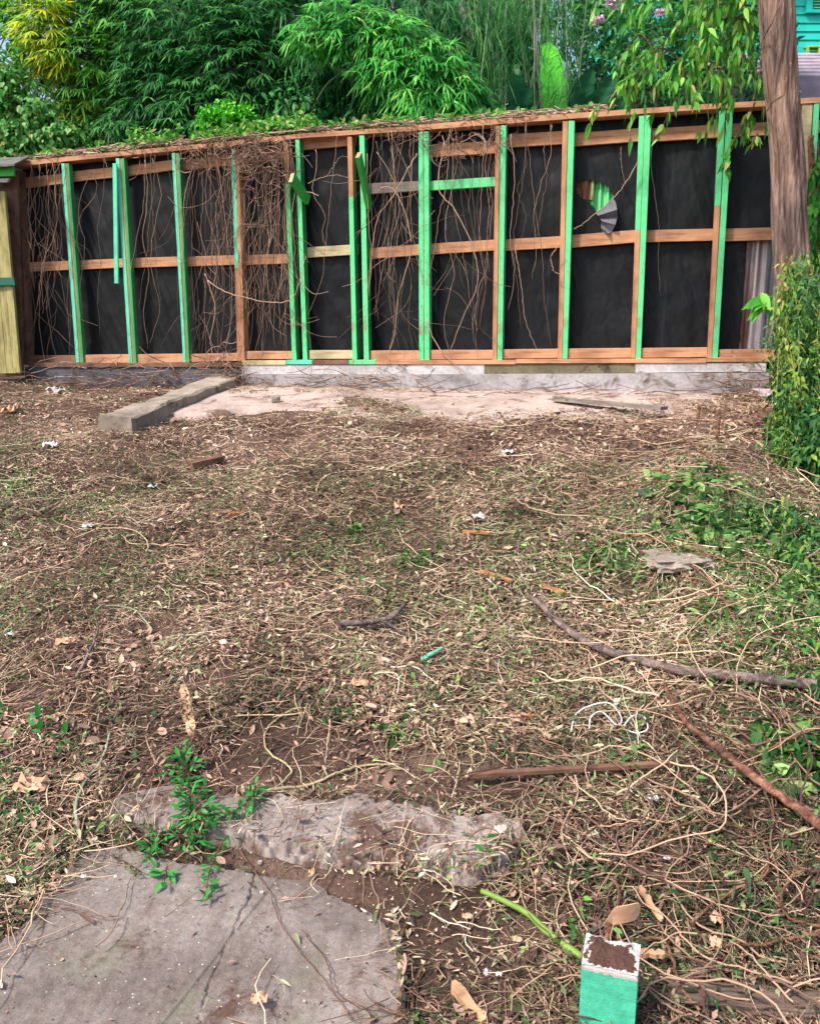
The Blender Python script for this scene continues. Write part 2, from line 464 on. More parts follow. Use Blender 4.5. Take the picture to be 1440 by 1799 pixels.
gy = np.concatenate([np.linspace(-30, 0.6, 20)[:-1], np.linspace(.6, 9.5, 600), np.linspace(9.5, 70, 30)[1:]])
X, Y, Fq = grid(gx, None, 0, gy, None, 0)
o = link('ground', np.stack([X, Y, HG(X, Y)], 1), Fq, M_soil, smooth=True); tag(o, kind='structure')

# near slab with its crack
X, Y, Fq = grid(-1.75, .1, 680, .9, 2.45, 560)
d = nslab_h(X, Y)
Z = .012 + (fbm(X, Y, 2.5, 9) - .5) * .012 + (fbm(X, Y, 30, 8) - .5) * .003 + (fbm(X, Y, 110, 18) - .5) * .0016 - .06 * np.clip((.012 - d - (vnoise(X, Y, 55, 71) - .5) * .02) / .009, 0, 1)
CR1 = [G(a, b, lambda x, y: .01 + 0 * x)[:2] for a, b in [(450, 1500), (445, 1570), (418, 1628), (385, 1690), (365, 1740), (342, 1799), (300, 1900)]]
CR2 = [G(a, b, lambda x, y: .01 + 0 * x)[:2] for a, b in [(366, 1722), (400, 1735), (430, 1745), (452, 1758)]]
def crackd(x, y, pts):
    dm = np.full(x.shape, 1e9)
    for a, b in zip(pts[:-1], pts[1:]):
        ab = b - a; t = np.clip(((x - a[0]) * ab[0] + (y - a[1]) * ab[1]) / (ab @ ab), 0, 1)
        dm = np.minimum(dm, np.hypot(x - a[0] - t * ab[0], y - a[1] - t * ab[1]))
    return dm
wx = X + (fbm(X, Y, 16, 4) - .5) * .045 + (vnoise(X, Y, 50, 4) - .5) * .006; wy = Y + (fbm(X, Y, 16, 6) - .5) * .02
dc = np.minimum(crackd(wx, wy, CR1), crackd(wx, wy, CR2) + .002)
Z -= .009 * np.clip(1 - dc / (.002 + .003 * vnoise(X, Y, 14, 7) ** 2), 0, 1)
right = X > (G(418, 1640, H0)[0] + (Y - G(418, 1640, H0)[1]) * .35)
Z += np.where(right, -.004, 0)
o = link('concrete_slab', np.stack([X, Y, Z], 1), Fq, M_slab, smooth=True); tag(o, kind='structure')
# rough ledge of old concrete
X, Y, Fq = grid(-1.2, .5, 420, 1.9, 3.0, 280)
d = ledge_h(X, Y) + (vnoise(X, Y, 40, 72) - .5) * .03
Z = H(X, Y) + .022 + (fbm(X, Y, 4, 12) - .5) * .018 + (fbm(X, Y, 16, 13) - .5) * .010 + (fbm(X, Y, 60, 14) - .5) * .004 - .07 * np.clip((.045 - d) / .045, 0, 1)
o = link('concrete_ledge', np.stack([X, Y, Z], 1), Fq, M_gravelc, smooth=True); tag(o, kind='structure')
# far floor slab at the foot of the wall
def fs(u, off, z): return FA + FU * u + FN * off + np.array([0, 0, z])
U_ = lambda px, py=640: float((FP(px, py) - FA) @ FU)
u0 = U_(420); u1 = U_(1345)
un = np.linspace(u0 - .05, u1, 220); on = np.linspace(.10, 1.75, 90)
UU, OO = np.meshgrid(un, on); XX = FA[0] + FU[0] * UU + FN[0] * OO; YY = FA[1] + FU[1] * UU + FN[1] * OO
ZZ = H0(XX, YY) + .035 + (fbm(XX, YY, 2, 21) - .5) * .02 + (fbm(XX, YY, 14, 22) - .5) * .008
n_, m_ = UU.shape; idx = np.arange(n_ * m_).reshape(n_, m_)
Fq = np.stack([idx[:-1, :-1], idx[:-1, 1:], idx[1:, 1:], idx[1:, :-1]], -1).reshape(-1, 4)
edge = 1.42 + .2 * np.sin(UU * 1.7) + .25 * (fbm(XX, YY, 3, 3) - .5)
ZZ -= .09 * np.clip((OO - edge) / .08, 0, 1)
o = link('floor_slab', np.stack([XX.ravel(), YY.ravel(), ZZ.ravel()], 1), Fq, M_pink, smooth=True); tag(o, kind='structure')

# ================================================================== the stud wall
zb = float(FP(760, 638)[2])
wall = empty('stud_wall', (FP(720, 640)[0], FP(720, 640)[1], zb - .4),
             'long open stud wall of mint green and bare lumber over black tar paper', 'wall')
def quad_px(mb, q, off, depth, m=0):
    """q: four photo pixels (bl, br, tr, tl) of the front face, on the plane off metres before the paper"""
    f = [FP(a, b, off) for a, b in q]
    mb.hexa(f, [p - FN * depth for p in f], m)
def recalc(o):
    import bmesh
    bm = bmesh.new(); bm.from_mesh(o.data); bmesh.ops.recalc_face_normals(bm, faces=bm.faces); bm.to_mesh(o.data); bm.free()
    return o
def part(name, mb, mats, label=None, parent=None, bevel=.0025):
    o = mb.build(name, mats, parent or wall, bevel=bevel); recalc(o)
    if label: o['label'] = label
    return o
TOP = [(20, 291), (60, 287), (200, 273), (400, 254), (535, 240), (720, 228), (860, 217), (1080, 201), (1240, 190), (1350, 184), (1440, 178), (1520, 172)]
def topy(x): return float(np.interp(x, [p[0] for p in TOP], [p[1] for p in TOP]))
# studs: x left/right of the front face at the top, the same at the bottom, y top, y bottom, materials (front, side), depth
ST = [
 (108, 121, 134, 147, 287, 637, M_aqua, M_green_shade, .055, None),
 (203.5, 218, 227, 240, 278, 638, M_aqua, M_green_shade, .055, None),
 (302, 315, 322, 333, 269, 637, M_aqua, M_green_shade, .055, None),
 (406, 413, 417, 424, 262, 634, M_aqua, M_woodv, .04, 'stud painted aqua in its upper half only'),
 (413.5, 420, 423.5, 430, 281, 636, M_woodv, M_woodv, .09, 'bare brown stud'),
 (498, 506, 513, 521, 250, 632, M_mint, M_green_shade, .09, None),
 (518.5, 526, 532, 540, 245, 632, M_mint, M_green_shade, .09, None),
 (610, 618, 619, 627, 240, 632, M_mint, M_green_shade, .09, None),
 (631, 640, 639, 648, 238, 632, M_mint, M_green_shade, .09, None),
 (735, 743, 736, 744, 231, 640, M_mint, M_mint, .09, None),
 (744, 753, 745, 754, 231, 640, M_mint, M_mint, .09, None),
 (870, 878, 864.5, 872, 220, 634, M_woodv, M_woodv, .088, 'bare brown stud'),
 (879, 889, 873, 881.5, 220, 638, M_mint, M_mint, .09, None),
 (988, 997, 979, 987, 212, 630, M_woodv, M_woodv, .088, 'bare brown stud'),
 (998, 1009, 987.5, 996, 212, 630, M_mint, M_mint, .09, None),
 (1122, 1132, 1107, 1115.5, 203, 629, M_mint, M_mint, .088, 'stud painted mint above and bare brown below'),
 (1132.5, 1144, 1116, 1125, 202, 631, M_mint, M_mint, .09, None),
 (1263, 1274, 1242, 1249.5, 194, 631, M_mint, M_mint, .088, 'stud painted mint above and bare brown below'),
 (1276, 1287, 1250, 1260, 194, 631, M_mint, M_mint, .09, None),
 (1408, 1427, 1385, 1400, 183, 628, M_pale, M_woodv, .085, 'pale bare stud behind the tree'),
 (1429, 1439, 1404, 1414, 180, 628, M_mint, M_mint, .09, None),
]
SPLIT = {3: 470, 5: 323, 7: 346, 15: 404, 17: 362, 11: None}
for k, (a, b, c, d, y0, y1, mf, ms, dep, lab) in enumerate(ST):
    mb = MB(); off = .125 - (.003 if k % 2 else 0)
    fx = lambda y, l, r: np.interp(y, [y0, y1], [l, r])
    cuts = [y1, y0]
    if k in SPLIT and SPLIT[k]: cuts = [y1, SPLIT[k], y0]
    for s in range(len(cuts) - 1):
        ya, yb = cuts[s], cuts[s + 1]
        F0 = [FP(fx(ya, a, c), ya, off), FP(fx(ya, b, d), ya, off), FP(fx(yb, b, d), yb, off), FP(fx(yb, a, c), yb, off)]
        bare = len(cuts) == 3 and ((k in (5, 7) and s == 1) or (k in (3, 15, 17) and s == 0))
        mats = 2 if bare else 0
        if k < 3:   # three strips on the side: painted, bare, painted
            for s0, s1, mm, rec in ((0, .45, 0, 0), (.452, .66, 2, .006), (.662, 1, 1, .002)):
                q = [F0[0] * (1 - s0) + F0[1] * s0, F0[0] * (1 - s1) + F0[1] * s1, F0[3] * (1 - s1) + F0[2] * s1, F0[3] * (1 - s0) + F0[2] * s0]
                mb.hexa([p - FN * rec for p in q], [p - FN * dep for p in q], mm)
        else:
            mb.hexa(F0, [p - FN * dep for p in F0], [mats, mats] + [mats if bare else m for m in (mats, 1, mats, 1)])
    part('stud', mb, [mf, ms, M_woodv], lab)
# end post in the left corner
mb = MB(); quad_px(mb, [(39, 641), (50, 641), (33, 300), (22, 300)], .125, .1)
part('corner_post', mb, [M_woodd], bevel=.003)
# thin slat hanging in front of the second bay
mb = MB(); quad_px(mb, [(201, 498), (208, 498), (205, 287), (198, 287)], .16, .018)
part('hanging_slat', mb, [M_aqua])
# rails
def rail(name, xs, mat, off=.038, dep=.036, lab=None):
    (x0, ya0, yb0), (x1, ya1, yb1) = xs
    mb = MB(); quad_px(mb, [(x0, yb0), (x1, yb1), (x1, ya1), (x0, ya0)], off, dep); return part(name, mb, [mat], lab)
for x0, c0, x1, c1, h in [(42, 321, 125, 312, 18), (126, 310, 215, 301, 18), (216, 301, 312, 288.5, 18), (313, 291, 412, 280, 18), (413, 279, 512, 270, 19),
                          (526, 254, 625, 245, 19), (752, 265, 874, 258, 22), (878, 248, 996, 241, 23), (997, 246, 1130, 236, 23), (1131, 238, 1275, 229, 23), (1276, 229, 1440, 222, 23)]:
    rail('upper_rail', ((x0, c0 - h / 2, c0 + h / 2), (x1, c1 - h / 2, c1 + h / 2)), M_woodh)
for x0, c0, x1, c1, h, m, lab in [(45, 469, 130, 466, 16, M_woodh, None), (130.5, 466, 225, 461.5, 16, M_woodh, None), (225.5, 462, 322, 459, 17, M_woodh, None), (322.5, 459.5, 420, 456.5, 17, M_woodh, None),
                             (420.5, 457, 520, 454, 17, M_woodh, None), (532, 444, 628, 438, 18, M_pale, 'pale yellowish middle rail'), (640, 446, 745, 438, 19, M_woodh, None), (745.5, 438, 875, 430, 19, M_woodh, None),
                             (875.5, 431, 992, 424.5, 20, M_woodh, None), (992.5, 425, 1120, 414.5, 22, M_woodh, None), (1120.5, 415, 1262, 412, 21, M_woodh, None), (1262.5, 413, 1440, 408, 22, M_woodh, None)]:
    rail('middle_rail', ((x0, c0 - h / 2, c0 + h / 2), (x1, c1 - h / 2, c1 + h / 2)), m, lab=lab)
for x0, c0, x1, c1, h, m, lab in [(50, 632, 138, 632, 15, M_woodd, 'dark weathered bottom plate'), (142, 631, 232, 630, 15, M_woodh, None), (236, 630, 328, 629, 15, M_woodh, None), (332, 629, 425, 627, 14, M_woodh, None),
                             (428, 624, 518, 624, 14, M_woodh, None), (543, 623, 620, 623, 15, M_pale, 'pale yellowish bottom plate'), (650, 624, 737, 624, 16, M_woodh, None), (754, 623, 866, 623, 16, M_woodh, None),
                             (882, 622, 980, 621, 16, M_woodh, None), (996, 621, 1108, 620, 17, M_woodh, None), (1126, 620, 1242, 619, 17, M_woodh, None), (1262, 622, 1420, 621, 16, M_woodh, None)]:
    rail('bottom_plate', ((x0, c0 - h / 2, c0 + h / 2), (x1, c1 - h / 2, c1 + h / 2)), m, .104, .1, lab)
rail('middle_block', ((755, 318, 334.5), (872, 310.5, 327)), M_mint, .085, .04, 'mint green block between two studs')
rail('middle_block', ((646, 322, 341), (737, 318, 335)), M_grayw, .07, .04, 'weathered grey block between two studs')
# sill under the studs
for x0, x1, mat, y in [(50, 425, M_woodd, 641), (425, 502, M_pale, 637), (502, 548, M_aqua, 636), (548, 612, M_woodd, 636), (612, 660, M_mint, 636), (660, 905, M_woodh, 636), (905, 1240, M_woodh, 634.5), (1240, 1460, M_woodh, 632)]:
    rail('sill_board', ((x0 + .4, y - 3.5, y + 4), (x1, y - 3.5 - (x1 > 905) * 1, y + 4 - (x1 > 905) * 1)), mat, .165, .16)
# top plate: follows the sagging top line
mb = MB()
for (xa, ya), (xb, yb) in zip(TOP[:-1], TOP[1:]):
    t = 8 if xa < 700 else 9.5
    f = [FP(xa, ya + 2, .13), FP(xb, yb + 2, .13), FP(xb, yb + 2 - t, .13), FP(xa, ya + 2 - t, .13)]
    mb.hexa(f, [p - FN * .16 for p in f])
part('top_plate', mb, [M_woodh], bevel=0)
# jutting brackets
def bracket(p0, p1, lab):
    mb = MB(); mb.beam(p0, p1, .036, .088, up=(0, 0, 1), m=0)
    mb.m = [1 if i in (0,) else 0 for i in range(6)]
    part('jutting_board', mb, [M_jut, M_pale], lab)
M_jut = paint_mat('bright_green_paint', srgb(60, 176, 74), .3, srgb(150, 110, 70))
bracket(FP(512, 312, .34), FP(541, 352, .09), 'short green board jutting out of the wall')
bracket(FP(629.5, 272, .40), FP(648, 362, .128), 'long green board jutting out of the wall')

# tar paper: a fine sheet, torn where the metal shows
ua, ub = U_(38, 450), U_(1500, 400)
nu, nv = 760, 190
uu = np.linspace(ua, ub, nu)
bot_z = zb - .02
px_of = lambda u: None
def top_at(u):
    # z of the top plate line at wall coordinate u
    pts = [FP(a, b, 0) for a, b in TOP]; us = [(p - FA) @ FU for p in pts]; zs = [p[2] for p in pts]
    return np.interp(u, us, zs)
tz = top_at(uu) - .01
V_ = np.linspace(0, 1, nv)
UG, VG = np.meshgrid(uu, V_); ZG = bot_z + (tz[None, :] - bot_z) * VG
wr = (fbm(UG, ZG, 1.6, 31) - .5) * .05 + (fbm(UG * 3 + ZG, ZG * .5, 3, 32) - .5) * .03 + (fbm(UG - ZG * .6, ZG * .4 + UG, 7, 33) - .5) * .014
wr = wr * .7 + (fbm(UG * 2.2 + ZG * .8, ZG * .25, 5, 36) - .5) * .012 - .006 * ((UG / .93) % 1)
wr = np.clip(wr - .01, -.055, .0)
XG = FA[0] + FU[0] * UG + FN[0] * wr; YG = FA[1] + FU[1] * UG + FN[1] * wr
idx = np.arange(nu * nv).reshape(nv, nu)
Fq = np.stack([idx[:-1, :-1], idx[:-1, 1:], idx[1:, 1:], idx[1:, :-1]], -1).reshape(-1, 4)
cu = UG[:-1, :-1].ravel() + (ub - ua) / nu / 2; cz = (ZG[:-1, :-1].ravel() + ZG[1:, :-1].ravel()) / 2
def wallpoly(pts): return np.array([[(FP(a, b) - FA) @ FU, FP(a, b)[2]] for a, b in pts])
HOLE = wallpoly([(1013, 321), (1020, 316), (1040, 315.5), (1052, 318), (1064, 325), (1073, 335), (1077, 347), (1076, 358), (1068, 366), (1056, 374), (1048, 371), (1040, 362), (1034, 355), (1020, 345), (1014, 340)])
NOTCH = wallpoly([(1310, 418), (1308, 470), (1302, 540), (1298, 615), (1520, 615), (1520, 418)])
rag = (vnoise(cu, cz, 45, 2) - .5) * .01
keep = ~(inpoly(cu + rag, cz, HOLE)) & ~(inpoly(cu + rag, cz, NOTCH))
o = link('tar_paper', np.stack([XG.ravel(), YG.ravel(), ZG.ravel()], 1), Fq[keep], M_paper, wall, smooth=True)
# torn flap under the hole, folded like a fan
mb = MB(); c = FP(1045, 373, .02)
rim = [(1077, 350), (1081, 356), (1083.5, 368), (1084, 382), (1080, 395), (1074, 408), (1068, 410.5), (1058, 407)]
offs = [.03, .06, .10, .045, .09, .04, .08, .03]
pr = [FP(a, b, o_) for (a, b), o_ in zip(rim, offs)]
inn = [(1046, 374), (1047, 376), (1050, 379), (1052, 383), (1056, 388), (1055, 394), (1055, 400), (1056, 404)]
pi = [FP(a, b, o_ * .5) for (a, b), o_ in zip(inn, offs)]
vs = pr + pi; n = len(pr)
mb.add(vs, [(i, i + 1, n + i + 1, n + i) for i in range(n - 1)])
o = part('torn_flap', mb, [simple('underside_of_tar_paper', [(.3, srgb(70, 70, 78)), (.7, srgb(104, 102, 112))], 20, rough=.7)], bevel=0)
so = o.modifiers.new('solid', 'SOLIDIFY'); so.thickness = .003
# corrugated sheets behind
def corrugated(name, x0, x1, y0, y1, mat, off=-.07, pitch=.076, amp=.014, lab=None):
    a = (FP(x0, (y0 + y1) / 2, off) - FA) @ FU; b = (FP(x1, (y0 + y1) / 2, off) - FA) @ FU
    z1 = FP((x0 + x1) / 2, y0, off)[2]; z0 = FP((x0 + x1) / 2, y1, off)[2]
    us = np.linspace(a, b, int((b - a) / .006)); w = amp * np.sin(us / pitch * 2 * math.pi)
    P0 = FA + np.outer(us, FU) + np.outer(off + w, FN)
    rows = [np.hstack([P0[:, :2], np.full((len(us), 1), z)]) for z in np.linspace(z0, z1, 6)]
    V = np.concatenate(rows); n = len(us); idx = np.arange(len(V)).reshape(6, n)
    Fq = np.stack([idx[:-1, :-1], idx[:-1, 1:], idx[1:, 1:], idx[1:, :-1]], -1).reshape(-1, 4)
    o = link(name, V, Fq, mat, wall, smooth=True)
    if lab: o['label'] = lab
    return o
def metal_mat(name, base, rust, t, lite):
    m, nt, b = new_mat(name)
    v = texcoord(nt, (1, 1, .05)); n = noise(nt, v, 11, 5, .6, 0)
    r = ramp(nt, [(t - .08, rust), (t, tuple((a + c) / 2 for a, c in zip(rust, base))), (t + .05, base), (.8, lite)]); nt.links.new(n, r.inputs[0])
    nt.links.new(r.outputs[0], b.inputs['Base Color']); b.inputs['Roughness'].default_value = .45
    b.inputs['Metallic'].default_value = .45; bump(nt, b, noise(nt, texcoord(nt), 60, 5), .3, .003)
    return m
corrugated('corrugated_sheet', 1008, 1090, 305, 405, metal_mat('green_corrugated_metal', srgb(96, 206, 130), srgb(92, 60, 50), .4, srgb(150, 226, 160)), -.06, pitch=.062, amp=.012, lab='green painted corrugated metal with rust')
corrugated('corrugated_sheet', 1008, 1043, 305, 352, simple('brown_rust', [(.35, srgb(84, 52, 42)), (.5, srgb(130, 84, 64)), (.62, srgb(120, 170, 110))], 14, (1, 1, .3)), -.035, pitch=.062, amp=.012, lab='rusty brown patch of corrugated metal')
corrugated('corrugated_sheet', 1285, 1340, 410, 632, metal_mat('rusty_metal', srgb(176, 168, 170), srgb(96, 58, 50), .5, srgb(204, 200, 206)), -.045, lab='rust streaked corrugated metal sheet at the torn edge')
corrugated('corrugated_sheet', 1336, 1500, 410, 632, metal_mat('galvanised_metal', srgb(140, 146, 148), srgb(96, 90, 88), .42, srgb(188, 194, 200)), -.06, lab='grey galvanised corrugated metal with rust streaks')

# foundation under the wall
mb = MB()
def foot(x0, x1, ya0, yb0, ya1, yb1, off, mat, lab, dep=.2):
    mb = MB(); nn = 26
    xs = np.linspace(x0, x1, nn)
    for i in range(nn - 1):
        a, b = xs[i], xs[i + 1]
        f = lambda x, y0, y1: np.interp(x, [x0, x1], [y0, y1])
        q = [FP(a, f(a, yb0, yb1), off), FP(b, f(b, yb0, yb1), off), FP(b, f(b, ya0, ya1), off), FP(a, f(a, ya0, ya1), off)]
        if i == 0: row0 = q
        mb.add([q[0], q[1], q[2], q[3]], [(0, 1, 2, 3)])
        mb.add([q[3], q[2], q[2] - FN * dep, q[3] - FN * dep], [(0, 1, 2, 3)])
    mb.add([FP(x0, yb0, off), FP(x0, ya0, off), FP(x0, ya0, off) - FN * dep, FP(x0, yb0, off) - FN * dep], [(0, 1, 2, 3)])
    mb.add([FP(x1, yb1, off), FP(x1, ya1, off), FP(x1, ya1, off) - FN * dep, FP(x1, yb1, off) - FN * dep], [(0, 1, 2, 3)])
    return part('foundation', mb, [mat], lab, bevel=0)
foot(426, 850, 641, 658, 640, 657, .155, M_foot, 'whitewashed left length of the upper course')
foot(850.3, 1115, 640, 657, 638.5, 655, .152, M_olivec, 'olive brown stained length of the upper course')
foot(1115.3, 1345, 638.5, 655, 637, 653, .155, M_foot, 'whitewashed right length of the upper course')
foot(424, 1350, 659.5, 700, 655.5, 700, .215, M_foot2, 'lower course of the whitewashed foundation')
foot(44, 426, 645, 700, 645, 700, .15, M_footd, 'dark damp end of the foundation')

# ================================================================== curb running out from the wall
mbv = []
def curbpt(px, py): return G(px, py, lambda x, y: H0(x, y) + .14)
cf = FP(404, 657, .15); cn = np.array([-2.12, 6.15, 0])
Ts = np.linspace(0, 1, 34); V = []; dirc = unit(cn - np.array([cf[0], cf[1], 0])); sidec = np.array([dirc[1], -dirc[0], 0])
for t in Ts:
    c = cf * (1 - t) + cn * t; gz = float(H0(c[0], c[1]))
    top = (cf[2]) * (1 - t) + (float(H0(cn[0], cn[1])) + .15) * t
    w = .135
    for sx, z in ((-w, gz - .15), (-w, top - .012), (-w + .015, top), (0, top + .003), (w - .015, top), (w, top - .014), (w, (top + gz) / 2), (w, gz - .15)):
        j = mnoise.noise(Vector((t * 9, sx * 20, z * 9))) * .02 + mnoise.noise(Vector((t * 30, sx * 40, z * 30))) * .012
        V.append([c[0] + sidec[0] * (sx + j), c[1] + sidec[1] * (sx + j), z + j * .8])
V = np.array(V); K = 8; fcs = [(i * K + j, i * K + j + 1, (i + 1) * K + j + 1, (i + 1) * K + j) for i in range(33) for j in range(7)]
fcs += [tuple(range(8)), tuple(33 * 8 + k for k in range(7, -1, -1))]
o = recalc(link('concrete_curb', V, fcs, M_curb)); tag(o, 'low mossy concrete curb running out from the wall foundation', 'curb')

# ================================================================== yellow shed at the far left
M_yel = wood_mat('yellow_painted_boards', srgb(160, 152, 98), srgb(104, 96, 60), (1, 1, .15), False)
shed = empty('shed', tuple(FP(5, 650, .3)), 'corner of a yellow boarded shed with green trim at the left end', 'shed')
mb = MB()
for k in range(5):
    x1 = 36 - k * 12; q = [(x1 - 12.6 + 1, 656), (x1, 656 ), (x1 - 28, 336), (x1 - 41, 336)]
    f = [FP(a, b, .34 - .004 * (k % 2)) for a, b in q]; mb.hexa(f, [p - FN * .03 for p in f])
part('wall', mb, [M_yel], parent=shed)
mb = MB(); f = [FP(a, b, .20) for a, b in [(-80, 662), (40, 660), (30, 300), (-80, 300)]]; mb.hexa(f, [p - FN * .03 for p in f]); part('dark_gap_panel', mb, [M_woodd], 'dark panel added to darken the gap beside the corner post', parent=shed)  # dark sheet added behind the gap to make it read as dark
mb = MB(); f = [FP(a, b, .37) for a, b in [(-60, 503), (27, 501), (24, 487), (-60, 489)]]; mb.hexa(f, [p - FN * .03 for p in f]); part('trim_board', mb, [paint_mat('teal_paint', srgb(20, 92, 74), .3)], parent=shed)
mb = MB(); f = [FP(a, b, .42) for a, b in [(-60, 312), (24, 309), (22, 293), (-60, 297)]]; mb.hexa(f, [p - FN * .03 for p in f]); part('fascia', mb, [M_jut], parent=shed)
mb = MB(); f = [FP(-70, 296, .50), FP(26, 290, .50), FP(52, 277, .1), FP(-70, 283, .1)]; mb.hexa([p + np.array([0, 0, .012]) for p in f], [p - np.array([0, 0, .006]) for p in f]); part('roof', mb, [simple('grey_roofing', [(.3, srgb(60, 62, 60)), (.7, srgb(110, 112, 106))], 9)], parent=shed, bevel=0)
mb = MB(); f = [FP(a, b, .40) for a, b in [(-60, 322), (12, 320), (16, 313), (-60, 315)]]; mb.hexa(f, [p - FN * .03 for p in f]); part('flashing', mb, [M_foot], parent=shed)

# ================================================================== houses behind
def clap_mat(name, base, lite):
    return simple(name, [(.3, base), (.7, lite)], 3, (1, 1, .3), .6, .2, .003)
hs = empty('house', (5.6, 14.2, 1.3), 'turquoise clapboard house with a louvred window behind the fence on the right', 'house')
HY = 14.0
def HP(px, py, off=0): return atY(px, py, HY - off)
M_turq = clap_mat('turquoise_paint', srgb(24, 176, 160), srgb(44, 200, 184))
mb = MB(); x0 = HP(1150, 50)[0]; x1 = HP(1660, 50)[0]; zt = HP(1400, -90)[2]; zl = HP(1400, 200)[2]; z = zl; 
while z < zt:
    mb.add([(x0, HY, z), (x1, HY, z), (x1, HY + .018, z + .115), (x0, HY + .018, z + .115), (x0, HY + .018, z), (x1, HY + .018, z)], [(0, 1, 2, 3), (0, 1, 5, 4)]); z += .115
mb.add([(x0, HY + .02, zl - 2), (x1, HY + .02, zl - 2), (x1, HY + .02, zt), (x0, HY + .02, zt), (x0, HY + 6, zl - 2), (x1, HY + 6, zl - 2), (x1, HY + 6, zt), (x0, HY + 6, zt)], [(0, 1, 2, 3), (0, 4, 7, 3), (1, 5, 6, 2), (4, 5, 6, 7)])
part('wall', mb, [M_turq], parent=hs, bevel=0)
mb = MB()
def rect(mb, a, b, y0, y1, off, dep=.03, m=0):
    f = [HP(a, y1, off), HP(b, y1, off), HP(b, y0, off), HP(a, y0, off)]; mb.hexa(f, [p + np.array([0, dep, 0]) for p in f], m)
rect(mb, 1416, 1427, -60, 22, .05, .045); rect(mb, 1427.3, 1490, 16, 22, .05, .045); rect(mb, 1490.3, 1500, -60, 22, .05, .045)
wf = part('window', mb, [M_turq], parent=hs)
mb = MB()
for k in range(14):
    y = 14 - k * 5.2; f = [HP(1428, y, .03), HP(1489, y, .03), HP(1489, y - 3.4, .0), HP(1428, y - 3.4, .0)]; mb.hexa(f, [p + np.array([0, .006, .004]) for p in f])
wfl = mb.build('louvre', [M_aqua], wf); wfl.location = tuple(WLOC[wfl.name] - WLOC[wf.name])
mb = MB(); rect(mb, 1398, 1411, 82, 95, .06); part('corner_trim', mb, [M_turq], parent=hs)
mb = MB(); rect(mb, 1418, 1470, 80, 83, .08, .07); rect(mb, 1418, 1421, 83.3, 95, .08, .07); rect(mb, 1437, 1440, 83.3, 95, .08, .07)
part('window', mb, [simple('yellow_green_trim', [(.3, srgb(150, 160, 60)), (.7, srgb(190, 196, 90))], 9)], 'small yellow framed window low in the wall', hs)
mb = MB(); f = [(x0 - .3, HY - .4, zt), (x1 + .3, HY - .4, zt), (x1 + .3, HY + 3, zt + 1.6), (x0 - .3, HY + 3, zt + 1.6)]; mb.hexa(f, [np.array(p) + [0, 0, .1] for p in f]); part('roof', mb, [M_grayw], parent=hs, bevel=0)

ob = empty('outbuilding', (4.2, 12.4, 1.3), 'low outbuilding with a lavender grey shingle roof in front of the turquoise house', 'outbuilding')
M_sh = simple('lavender_shingles', [(.3, srgb(134, 122, 132)), (.7, srgb(172, 160, 172))], 6, rough=.9, bs=.5)
mb = MB(); A0 = atY(1225, 94, 13.2); A1 = atY(1600, 92, 13.2); B0 = atY(1180, 136, 12.2); B1 = atY(1600, 134, 12.2)
nrow = 7
for k in range(nrow):
    t0, t1 = k / nrow, (k + 1) / nrow
    p0 = B0 * (1 - t0) + A0 * t0; p1 = B1 * (1 - t0) + A1 * t0; p2 = B1 * (1 - t1) + A1 * t1; p3 = B0 * (1 - t1) + A0 * t1
    e = np.array([0, -.0, .022]); mb.add([p0, p1, p1 + e, p0 + e, p2, p3], [(0, 1, 2, 3), (3, 2, 4, 5)])
part('roof', mb, [M_sh], parent=ob, bevel=0)
mb = MB(); C0 = atY(1040, 136, 12.15); C1 = atY(1600, 133, 12.15)
f = [C0 - [0, 0, 3], C1 - [0, 0, 3], C1, C0]; mb.hexa(f, [p + np.array([0, 1.2, 0]) for p in f])
for a in (1100, 1265, 1330, 1480):
    p = atY(a, 150, 12.15); mb.beam((p[0], 12.13, 1.5), (p[0], 12.13, C0[2] - .02), .02, .02, up=(0, 1, 0))
part('wall', mb, [simple('purple_grey_siding', [(.3, srgb(104, 98, 112)), (.7, srgb(132, 124, 138))], 3, (1, 1, 3), .8, .2)], parent=ob, bevel=0)

# ================================================================== big tree in front of the wall, right
def bark_mat(name, lo, mid, hi, vs=(1, 1, .12)):
    m, nt, b = new_mat(name)
    v = texcoord(nt, vs); n = noise(nt, v, 22, 9, .7, .8)
    r = ramp(nt, [(.36, lo), (.5, mid), (.62, hi)]); nt.links.new(n, r.inputs[0])
    n2 = noise(nt, texcoord(nt, (1, 1, .5)), 2.2, 6, .6); r2 = ramp(nt, [(.35, (.62, .64, .7, 1)), (.65, (1.1, 1.02, .96, 1))]); nt.links.new(n2, r2.inputs[0])
    c = mixc(nt, .9, r.outputs[0], r2.outputs[0], 'MULTIPLY')
    nt.links.new(c, b.inputs['Base Color']); b.inputs['Roughness'].default_value = .95; b.inputs['Specular IOR Level'].default_value = .15
    bump(nt, b, n, 1.0, .03)
    return m
M_bark = bark_mat('reddish_furrowed_bark', srgb(72, 58, 54), srgb(134, 111, 100), srgb(176, 152, 134))
M_twig = bark_mat('brown_twig_bark', srgb(84, 60, 48), srgb(134, 98, 76), srgb(170, 134, 106), (1, 1, 1))
M_greyb = bark_mat('grey_branch_bark', srgb(74, 66, 66), srgb(120, 106, 102), srgb(156, 140, 132), (1, 1, 1))
M_redb = bark_mat('red_brown_branch_bark', srgb(78, 54, 46), srgb(128, 88, 72), srgb(166, 126, 104), (1, 1, 1))
TY = 6.0
tree = empty('tree', (atY(1400, 700, TY)[0], TY, float(H(atY(1400, 700, TY)[0], TY))), 'large tree with furrowed reddish brown trunk in front of the wall at the right', 'tree')
